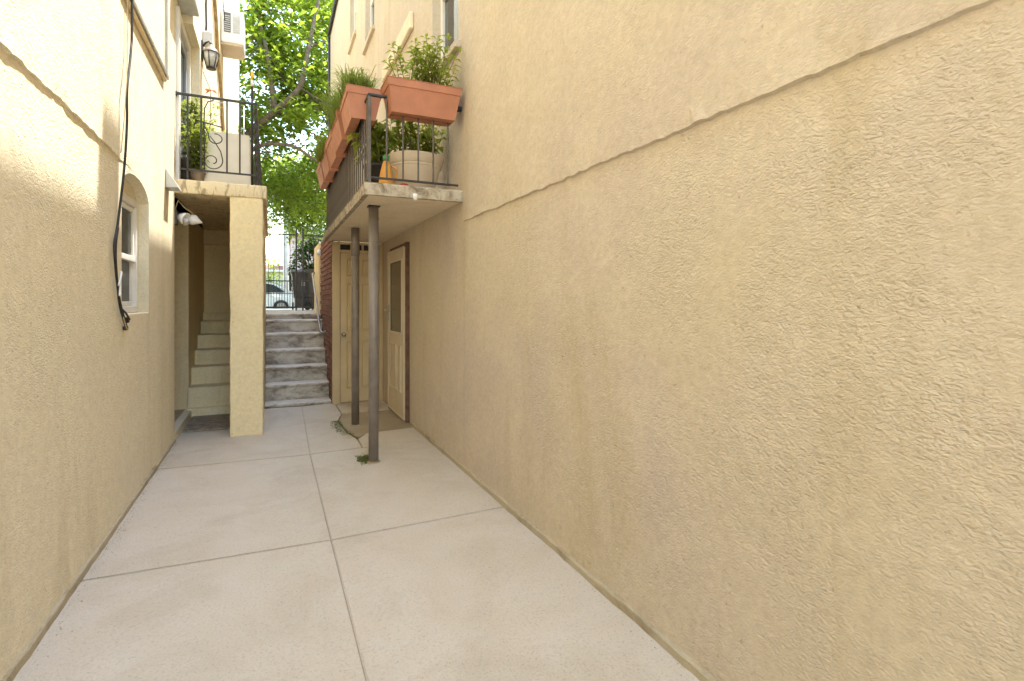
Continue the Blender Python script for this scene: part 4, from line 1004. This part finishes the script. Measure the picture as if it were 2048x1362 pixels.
# ------------------------------------------------------------------ outer steps, landing, handrail
def outer_steps():
    p = empty('concrete_stairs', (.36, 7.75, 0), kind='structure')
    rnd = random.Random(9)
    for k, (y, z) in enumerate(STY):
        y1 = STY[k+1][0]+.04 if k < len(STY)-1 else 9.52
        z0 = -.045 if k == 0 else STY[k-1][1]-.03
        # profile with an uneven rounded nosing, subdivided across
        bm = bmesh.new(); n = 26; pv = None
        for i in range(n+1):
            x = -.072+(.762+.072)*i/n; j = .012*fbm(x*4, k*3.3); j2 = .008*fbm(x*9, k*5.1)
            prof = [(y+.012+j2*.5, z0), (y+.010+j*.4, z-.05), (y-.006+j*.5, z-.042), (y-.012+j, z-.022), (y-.006+j, z-.006+j2), (y+.02, z+j2*.6), (y1, z+.001), (y1, z0)]
            cur = [bm.verts.new((x, a, b)) for a, b in prof]
            if pv:
                for q in range(len(prof)): bm.faces.new((pv[q], pv[(q+1) % len(prof)], cur[(q+1) % len(prof)], cur[q]))
            else: bm.faces.new(cur)
            pv = cur
        bm.faces.new(pv); bmesh.ops.recalc_face_normals(bm, faces=bm.faces)
        obj('step', bm, STEPS, p)
    bm = bmesh.new(); box(bm, XL, 1.458, 9.521, 16.6, STREET-.1, STREET+.004)
    tag(obj('landing', bm, SIDEW), kind='structure')
    h = empty('handrail', (.72, 8.3, .7), 'bent galvanised pipe handrail fixed to the red brick stair wall', 'handrail')
    obj('pipe', nt_([(.752, 8.62, .93), (.71, 8.63, .93), (.695, 8.66, .945), (.69, 8.75, 1.02), (.69, 10.2, 1.86), (.695, 10.32, 1.92), (.72, 10.4, 1.94), (.755, 10.42, 1.94)], .017, 10), GALV, h, True)
    obj('flange', nt_([(.752, 8.62, .93), (.764, 8.62, .93)], .04, 14), GALV, h); obj('flange', nt_([(.739, 10.42, 1.94), (.75, 10.42, 1.94)], .04, 14), IRON, h)
outer_steps()

# ------------------------------------------------------------------ gate, bins, street
def gate():
    Y = 12.9; z0 = STREET+.06; zt = 2.93; p = empty('iron_gate', (.6, Y, STREET), 'tall black iron double gate with close lower bars at the top of steps', 'gate')
    X0, X1 = XL+.03, 1.44; mid = (.52, .66)
    for x in (X0, mid[0], mid[1], X1): obj('gate_post', nb(x-.018, x+.018, Y-.018, Y+.018, STREET+.005, zt+.12, .003), IRON, p)
    for a, b in ((X0+.02, mid[0]-.02), (mid[1]+.02, X1-.02)):
        for z, t in ((zt-.03, .03), (1.86, .025), (z0, .04)): obj('rail', nb(a, b, Y-.012, Y+.012, z, z+t, .002), IRON, p)
        n = max(2, int((b-a)/.105)); me = None
        for k in range(1, n):
            x = a+(b-a)*k/n
            obj('bar', nt_([(x, Y, z0+.04), (x, Y, zt-.03)], .006, 6), IRON, p, True)
            x2 = a+(b-a)*(k+.5)/n
            obj('short_bar', nt_([(x2, Y, z0+.04), (x2, Y, 1.86)], .006, 6), IRON, p, True)
        obj('mid_rail', nb(a, b, Y-.010, Y+.010, 1.58, 1.595), IRON, p)
    obj('latch', nb(mid[0]+.02, mid[1]-.02, Y-.02, Y+.015, 1.98, 2.06, .004), IRON, p)
gate()
def bins():
    zb = STREET-.02
    specs = [((.74, 14.3), 0, 'dark grey wheeled rubbish bin with white lettered panel behind the gate'), ((1.13, 14.0), R_(38), 'dark wheeled rubbish bin turned aside next to the lettered bin')]
    for i, ((x, y), rz, lab) in enumerate(specs):
        p = empty('wheeled_bin', (x, y, zb+.02), lab, 'bin', 'wheeled bins behind the gate'); p.rotation_euler = (0, 0, rz)
        def part(name, bm, mat):
            me = bpy.data.meshes.new(name); bm.to_mesh(me); bm.free(); me.materials.append(mat); o = bpy.data.objects.new(name, me); o.parent = p; link(o); return o
        bm = bmesh.new(); a, b = (.20, .24), (.27, .31); V = []
        for (hx, hy), z in (((.20, .22), .05), ((.205, .225), .3), ((.225, .24), .32), ((.27, .30), .90), ((.29, .32), .90), ((.29, .32), .94)):
            V.append([bm.verts.new(q) for q in ((-hx, -hy, z), (hx, -hy, z), (hx, hy, z), (-hx, hy, z))])
        for A, B in zip(V, V[1:]):
            for k in range(4): bm.faces.new((A[k], A[(k+1) % 4], B[(k+1) % 4], B[k]))
        bm.faces.new(V[-1]); bm.faces.new(list(reversed(V[0]))); part('body', bm, BIN)
        lid = bmesh.new(); prism(lid, [(-.34, .945), (.33, .945), (.33, .985), (.1, 1.02), (-.3, .985)], 'x', -.3, .3); part('lid', lid, BIN)
        part('handle', nt_([(-.22, .34, .93), (-.22, .39, .95), (.22, .39, .95), (.22, .34, .93)], .014, 6), BIN)
        for s in (-1, 1):
            wb = bmesh.new(); lathe(wb, [(.0, -.02), (.08, -.02), (.1, -.012), (.1, .012), (.08, .02), (0, .02)], (0, 0, 0), 18); bmesh.ops.rotate(wb, verts=wb.verts, matrix=Matrix.Rotation(R_(90), 3, 'Y')); bmesh.ops.translate(wb, verts=wb.verts, vec=(s*.235, .2, .1)); part('wheel', wb, RUB)
        if i == 0:
            for q, (zz, ww) in enumerate(((.72, .03), (.66, .035), (.60, .03))): part('stencil', nb(-.02-ww, -.02+ww, -.296+(.9-zz)*.075, -.288+(.9-zz)*.075, zz, zz+.045), WHITE_P)
bins()
def street():
    tag(obj('sidewalk', nb(-60, 60, 16.62, 20.6, STREET-.5, STREET-.03, .02), SIDEW), kind='structure')
    bm = bmesh.new(); quad(bm, (-120, 20.6, .85), (120, 20.6, .85), (120, 31, .85), (-120, 31, .85)); tag(obj('road', bm, ASPH), kind='structure')
    tag(obj('far_sidewalk', nb(-60, 60, 31, 35, .5, .98, .02), SIDEW), kind='structure')
street()
def car():
    # side-on saloon parked along the street; nose towards -X
    p = empty('parked_car', (-1.0, 26.2, .854), 'white saloon car parked on the street beyond the iron gate', 'car')
    X = lambda u: -1.0+u
    z = .854
    prof = [(-2.25, .35), (-2.28, .62), (-2.15, .80), (-1.25, .92), (-.55, 1.38), (-.2, 1.45), (.75, 1.44), (1.2, 1.36), (1.85, 1.0), (2.2, .96), (2.28, .70), (2.24, .36), (1.75, .24), (-1.75, .24)]
    yc = 26.2; bm = bmesh.new(); rings = []
    for s, ins in ((-.86, .0), (-.90, .0), (.90, .0), (.86, .0)):
        rings.append([bm.verts.new((X(a*(1 if abs(s) > .88 else .985)), yc+s*(1 if b < .95 else 1-.22*(b-.95)/.5), z+b)) for a, b in prof])
    n = len(prof)
    for A, B in zip(rings, rings[1:]):
        for k in range(n): bm.faces.new((A[k], A[(k+1) % n], B[(k+1) % n], B[k]))
    bm.faces.new(rings[-1]); bm.faces.new(list(reversed(rings[0]))); bmesh.ops.recalc_face_normals(bm, faces=bm.faces)
    obj('body', bm, CARW, p)
    for s in (-1, 1):
        for poly in ([(-1.08, .96), (-.52, 1.33), (-.1, 1.38), (-.1, .96)], [(-.02, .96), (-.02, 1.385), (.7, 1.375), (1.1, 1.3), (1.55, 1.0), (1.5, .96)]):
            w_ = bmesh.new(); vs_ = []
            for a, b in poly: vs_.append(w_.verts.new((X(a), yc+s*(.905*(1-.22*max(0, b-.95)/.5)+.004), z+b)))
            w_.faces.new(vs_); ext = bmesh.ops.extrude_face_region(w_, geom=list(w_.faces)); bmesh.ops.translate(w_, verts=[v for v in ext['geom'] if isinstance(v, bmesh.types.BMVert)], vec=(0, s*.006, 0))
            bmesh.ops.recalc_face_normals(w_, faces=w_.faces); obj('side_window', w_, GLASS, p)
        for a in (-1.45, 1.4):
            wb = bmesh.new(); lathe(wb, [(0, -.1), (.24, -.1), (.31, -.08), (.32, 0), (.31, .08), (.24, .1), (0, .1)], (0, 0, 0), 28); bmesh.ops.rotate(wb, verts=wb.verts, matrix=Matrix.Rotation(R_(90), 3, 'X')); bmesh.ops.translate(wb, verts=wb.verts, vec=(X(a), yc+s*.83, z+.32))
            wl = obj('wheel', wb, RUB, p)
            hb = nt_([(X(a), yc+s*.925, z+.32), (X(a), yc+s*.94, z+.32)], .2, 20); obj('rim', hb, ALU, wl)
        obj('tail_light', nb(X(2.1), X(2.27), yc+s*.9-.06, yc+s*.9+.012, z+.74, z+.9, .01), plain('tail_lamp', (.4, .02, .02), .3), p)
        obj('headlight', nb(X(-2.22), X(-2.0), yc+s*.9-.08, yc+s*.9+.012, z+.66, z+.78, .01), WHITE_P, p)
        obj('door_handle', nb(X(.35), X(.52), yc+s*.905, yc+s*.925, z+.82, z+.845, .004), CARW, p)
car()
def houses():
    def house(name, lab, x0, x1, y0, y1, zt, wm, rm, ridge, wins, door):
        z0 = .8; p = empty(name, ((x0+x1)/2, y0, z0), lab, 'building')
        obj('wall', nb(x0, x1, y0, y1, z0, zt), wm, p)
        bm = bmesh.new(); prism(bm, [(y0-.5, zt), (y1+.5, zt), ((y0+y1)/2, zt+ridge)], 'x', x0-.4, x1+.4); rf = obj('roof', bm, rm, p)
        obj('gutter', nb(x0-.42, x1+.42, y0-.56, y0-.5, zt-.02, zt+.12), WHITE, rf)
        for a, b, c, d in wins:
            wd = obj('window', nb(a, b, y0-.03, y0+.02, c, d), GLASS, p); f = bmesh.new()
            box(f, a-.08, a, y0-.06, y0+.01, c-.08, d+.08); box(f, b, b+.08, y0-.06, y0+.01, c-.08, d+.08); box(f, a, b, y0-.06, y0+.01, d, d+.08); box(f, a, b, y0-.06, y0+.01, c-.08, c); box(f, a, b, y0-.05, y0+.01, (c+d)/2-.03, (c+d)/2+.03)
            obj('frame', f, WHITE, wd)
        a, b, d = door; dp = [(a, z0), (b, z0)] + [((a+b)/2+(b-a)/2*math.cos(t), d+(b-a)/2*math.sin(t)) for t in [math.pi*k/10 for k in range(11)]]
        bm = bmesh.new(); prism(bm, dp, 'y', y0-.05, y0+.02); dr = obj('arched_door', bm, ROOF_R if wm is HOUSE_W else WOOD_R, p)
        obj('handle', nb(b-.25, b-.18, y0-.1, y0-.05, z0+1.0, z0+1.15), ALU, dr)
    house('far_house', 'white far house with red tiled roof and arched red door across the street', -9, .98, 44, 52, 3.7, HOUSE_W, ROOF_R, .75, [(-1.6, -.9, 1.6, 2.9), (-.55, -.15, 1.7, 3.0), (-5, -3.8, 1.6, 2.9)], (.2, .75, 2.2))
    house('far_house', 'pinkish stone far house under the trees across the street', 1.42, 10, 42, 50, 6.4, HOUSE_P, ROOFM, 1.2, [(1.7, 2.1, 2.2, 3.4), (3.4, 4.4, 2.2, 3.4), (5.4, 6.4, 2.2, 3.4), (3.4, 4.4, 4.6, 5.8)], (6.9, 7.8, 2.4))
    u = empty('utility_pole', (.74, 31.3, .95), 'pale wooden utility pole on the far side of the street', 'pole')
    obj('shaft', nt_([(.74, 31.3, .95), (.74, 31.3, 9.5)], [.16, .12], 12), POLE_M, u, True)
    obj('cross_arm', nb(-.2, 1.68, 31.13, 31.2, 8.7, 8.82), POLE_M, u)
houses()

# ------------------------------------------------------------------ trees and bushes
def tree(name, lab, base, limbs, crown, nl, ln, mat, seed, trunk_r, groups=None, gaps=()):
    rnd = random.Random(seed); p = empty(name, base, lab, 'tree', groups)
    bm = bmesh.new()
    for pts, r0, r1 in limbs:
        n = len(pts); P_ = [Vector(q) for q in pts]; sm = []
        for i in range(n-1):
            a, b, c, d = P_[max(i-1, 0)], P_[i], P_[i+1], P_[min(i+2, n-1)]
            for k in range(5):
                t = k/5; sm.append(.5*((2*b)+(c-a)*t+(2*a-5*b+4*c-d)*t*t+(3*b-a-3*c+d)*t**3))
        sm.append(P_[-1]); m = len(sm); tube(bm, sm, [r0+(r1-r0)*k/(m-1) for k in range(m)], 8)
    obj('trunk', bm, BARK, p, True)
    fm = bmesh.new(); tw = bmesh.new(); made = 0; C, Rd = Vector(crown[0]), crown[1]
    ncl = nl//70
    tips = [Vector(q) for l_ in limbs for q in l_[0][1:]]
    while made < ncl:
        v = Vector((rnd.gauss(0, 1), rnd.gauss(0, 1), rnd.gauss(0, 1))).normalized()*rnd.random()**.4
        c = C+Vector((v.x*Rd[0], v.y*Rd[1], v.z*Rd[2]))
        if fbm(c.x*.45, c.y*.45, c.z*.45+seed) < -.22: continue
        if any((Vector((c.x, 0, c.z))-Vector((g[0], 0, g[1]))).length < g[2] and rnd.random() < .9 for g in gaps): continue
        made += 1; cs = rnd.uniform(.22, .5)
        t = min(tips, key=lambda q: (q-c).length); 
        tube(tw, [t, t.lerp(c, .5)+Vector((0, 0, .15)), c], [.018, .012, .005], 4, False)
        for _ in range(70):
            q = c+Vector((rnd.gauss(0, cs), rnd.gauss(0, cs), rnd.gauss(0, cs*.6))); a = rnd.uniform(0, 6.28)
            leaf(fm, q, Vector((math.cos(a), math.sin(a), rnd.uniform(-.7, .5))), Vector((rnd.gauss(0, .5), rnd.gauss(0, .5), 1)), ln*rnd.uniform(.6, 1.2), ln*.42, .25)
    obj('crown', fm, mat, p, kind='stuff'); obj('twigs', tw, BARK, p, kind='stuff')
T = (-1.9, 18.2, STREET-.05)
tree('street_tree', 'big leafy street tree whose limbs spread across the gap between houses', T,
     [([T, (-1.85, 18.2, 3.2), (-1.5, 18.1, 4.8)], .30, .22),
      ([(-1.5, 18.1, 4.7), (-.75, 17.3, 6.1), (.1, 16.7, 6.9), (.75, 16.4, 7.6), (1.0, 16.3, 8.8), (1.3, 16.3, 10.4)], .125, .04),
      ([(-1.5, 18.1, 4.8), (-2.2, 18.3, 7.5), (-2.6, 18.5, 10.0)], .18, .05),
      ([(-1.5, 18.1, 4.7), (-.5, 17.0, 5.8), (.5, 16.3, 5.85), (1.3, 16.1, 5.4), (2.2, 15.9, 5.3)], .07, .025),
      ([(.1, 16.7, 6.9), (-.1, 17.0, 8.6), (-.4, 18, 10.4)], .09, .03),
      ([(1.0, 16.3, 8.8), (2.2, 17.0, 9.6), (3.4, 18.2, 10.2)], .06, .02),
      ([(-2.2, 18.3, 7.5), (-4, 18.6, 8.8)], .1, .03)],
     ((.6, 18.9, 8.6), (6.2, 2.6, 4.4)), 38000, .265, LEAF_T, 5, .3, gaps=((1.5, 7.3, .75), (1.1, 6.4, .55), (.45, 8.6, .4), (1.5, 4.9, .45), (-.4, 6.9, .35), (1.6, 9.6, .4)))
tree('street_tree', 'lower far tree with hanging light green foliage behind the iron gate', (3.6, 23.0, .8),
     [([(3.6, 23, .8), (3.5, 23, 3.2), (3.0, 22.9, 4.5)], .24, .15), ([(3.0, 22.9, 4.4), (1.8, 22.7, 5.4), (.6, 22.5, 5.8)], .1, .03), ([(3.0, 22.9, 4.5), (3.4, 23, 6.5)], .12, .04), ([(3.0, 22.9, 4.4), (4.5, 23, 5.6)], .09, .03)],
     ((1.8, 22.8, 5.6), (3.8, 1.6, 1.75)), 14000, .22, LEAF_T, 6, .2)
def bush(lab, base, r, nl, ln, seed, mat=None):
    rnd = random.Random(seed); p = empty('shrub', base, lab, 'shrub'); fm, sm = bmesh.new(), bmesh.new(); b = Vector(base)
    for k in range(9):
        a = rnd.uniform(0, 6.28); tube(sm, [b, b+Vector((math.cos(a)*r[0]*.3, math.sin(a)*r[1]*.3, r[2]*.9)), b+Vector((math.cos(a)*r[0]*.7, math.sin(a)*r[1]*.7, r[2]*1.6))], [.03, .018, .006], 5)
    for _ in range(nl):
        v = Vector((rnd.gauss(0, 1), rnd.gauss(0, 1), rnd.gauss(0, 1))).normalized()*rnd.random()**.45
        q = b+Vector((v.x*r[0], v.y*r[1], r[2]+v.z*r[2]*(1+.2*fbm(v.x*3, v.y*3, seed)))); a = rnd.uniform(0, 6.28)
        if fbm(q.x*1.6, q.y*1.6, q.z*1.6) < -.25: continue
        leaf(fm, q, Vector((math.cos(a), math.sin(a), rnd.uniform(-.5, .5))), Vector((0, 0, 1)), ln*rnd.uniform(.6, 1.2), ln*.5, .3)
    obj('foliage', fm, mat or LEAF_B, p, kind='stuff'); obj('stems', sm, BARK, p)
bush('dense dark green shrub rising behind the wheeled bins', (1.2, 16.0, STREET-.04), (.72, .5, 1.12), 6500, .15, 61)
bush('taller shrub with broad leaves against the end of the beige house', (2.2, 17.9, STREET-.04), (1.0, .8, 1.25), 5000, .15, 62)
bush('pale green tree-like shrub rising behind the white far house roof', (-.6, 54, .79), (3.0, 1.5, 2.6), 4000, .35, 64, LEAF_T)
bush('light green shrub in front of the white far house', (-.7, 41.0, .79), (1.6, 1.0, 1.9), 3000, .22, 63, LEAF_T)
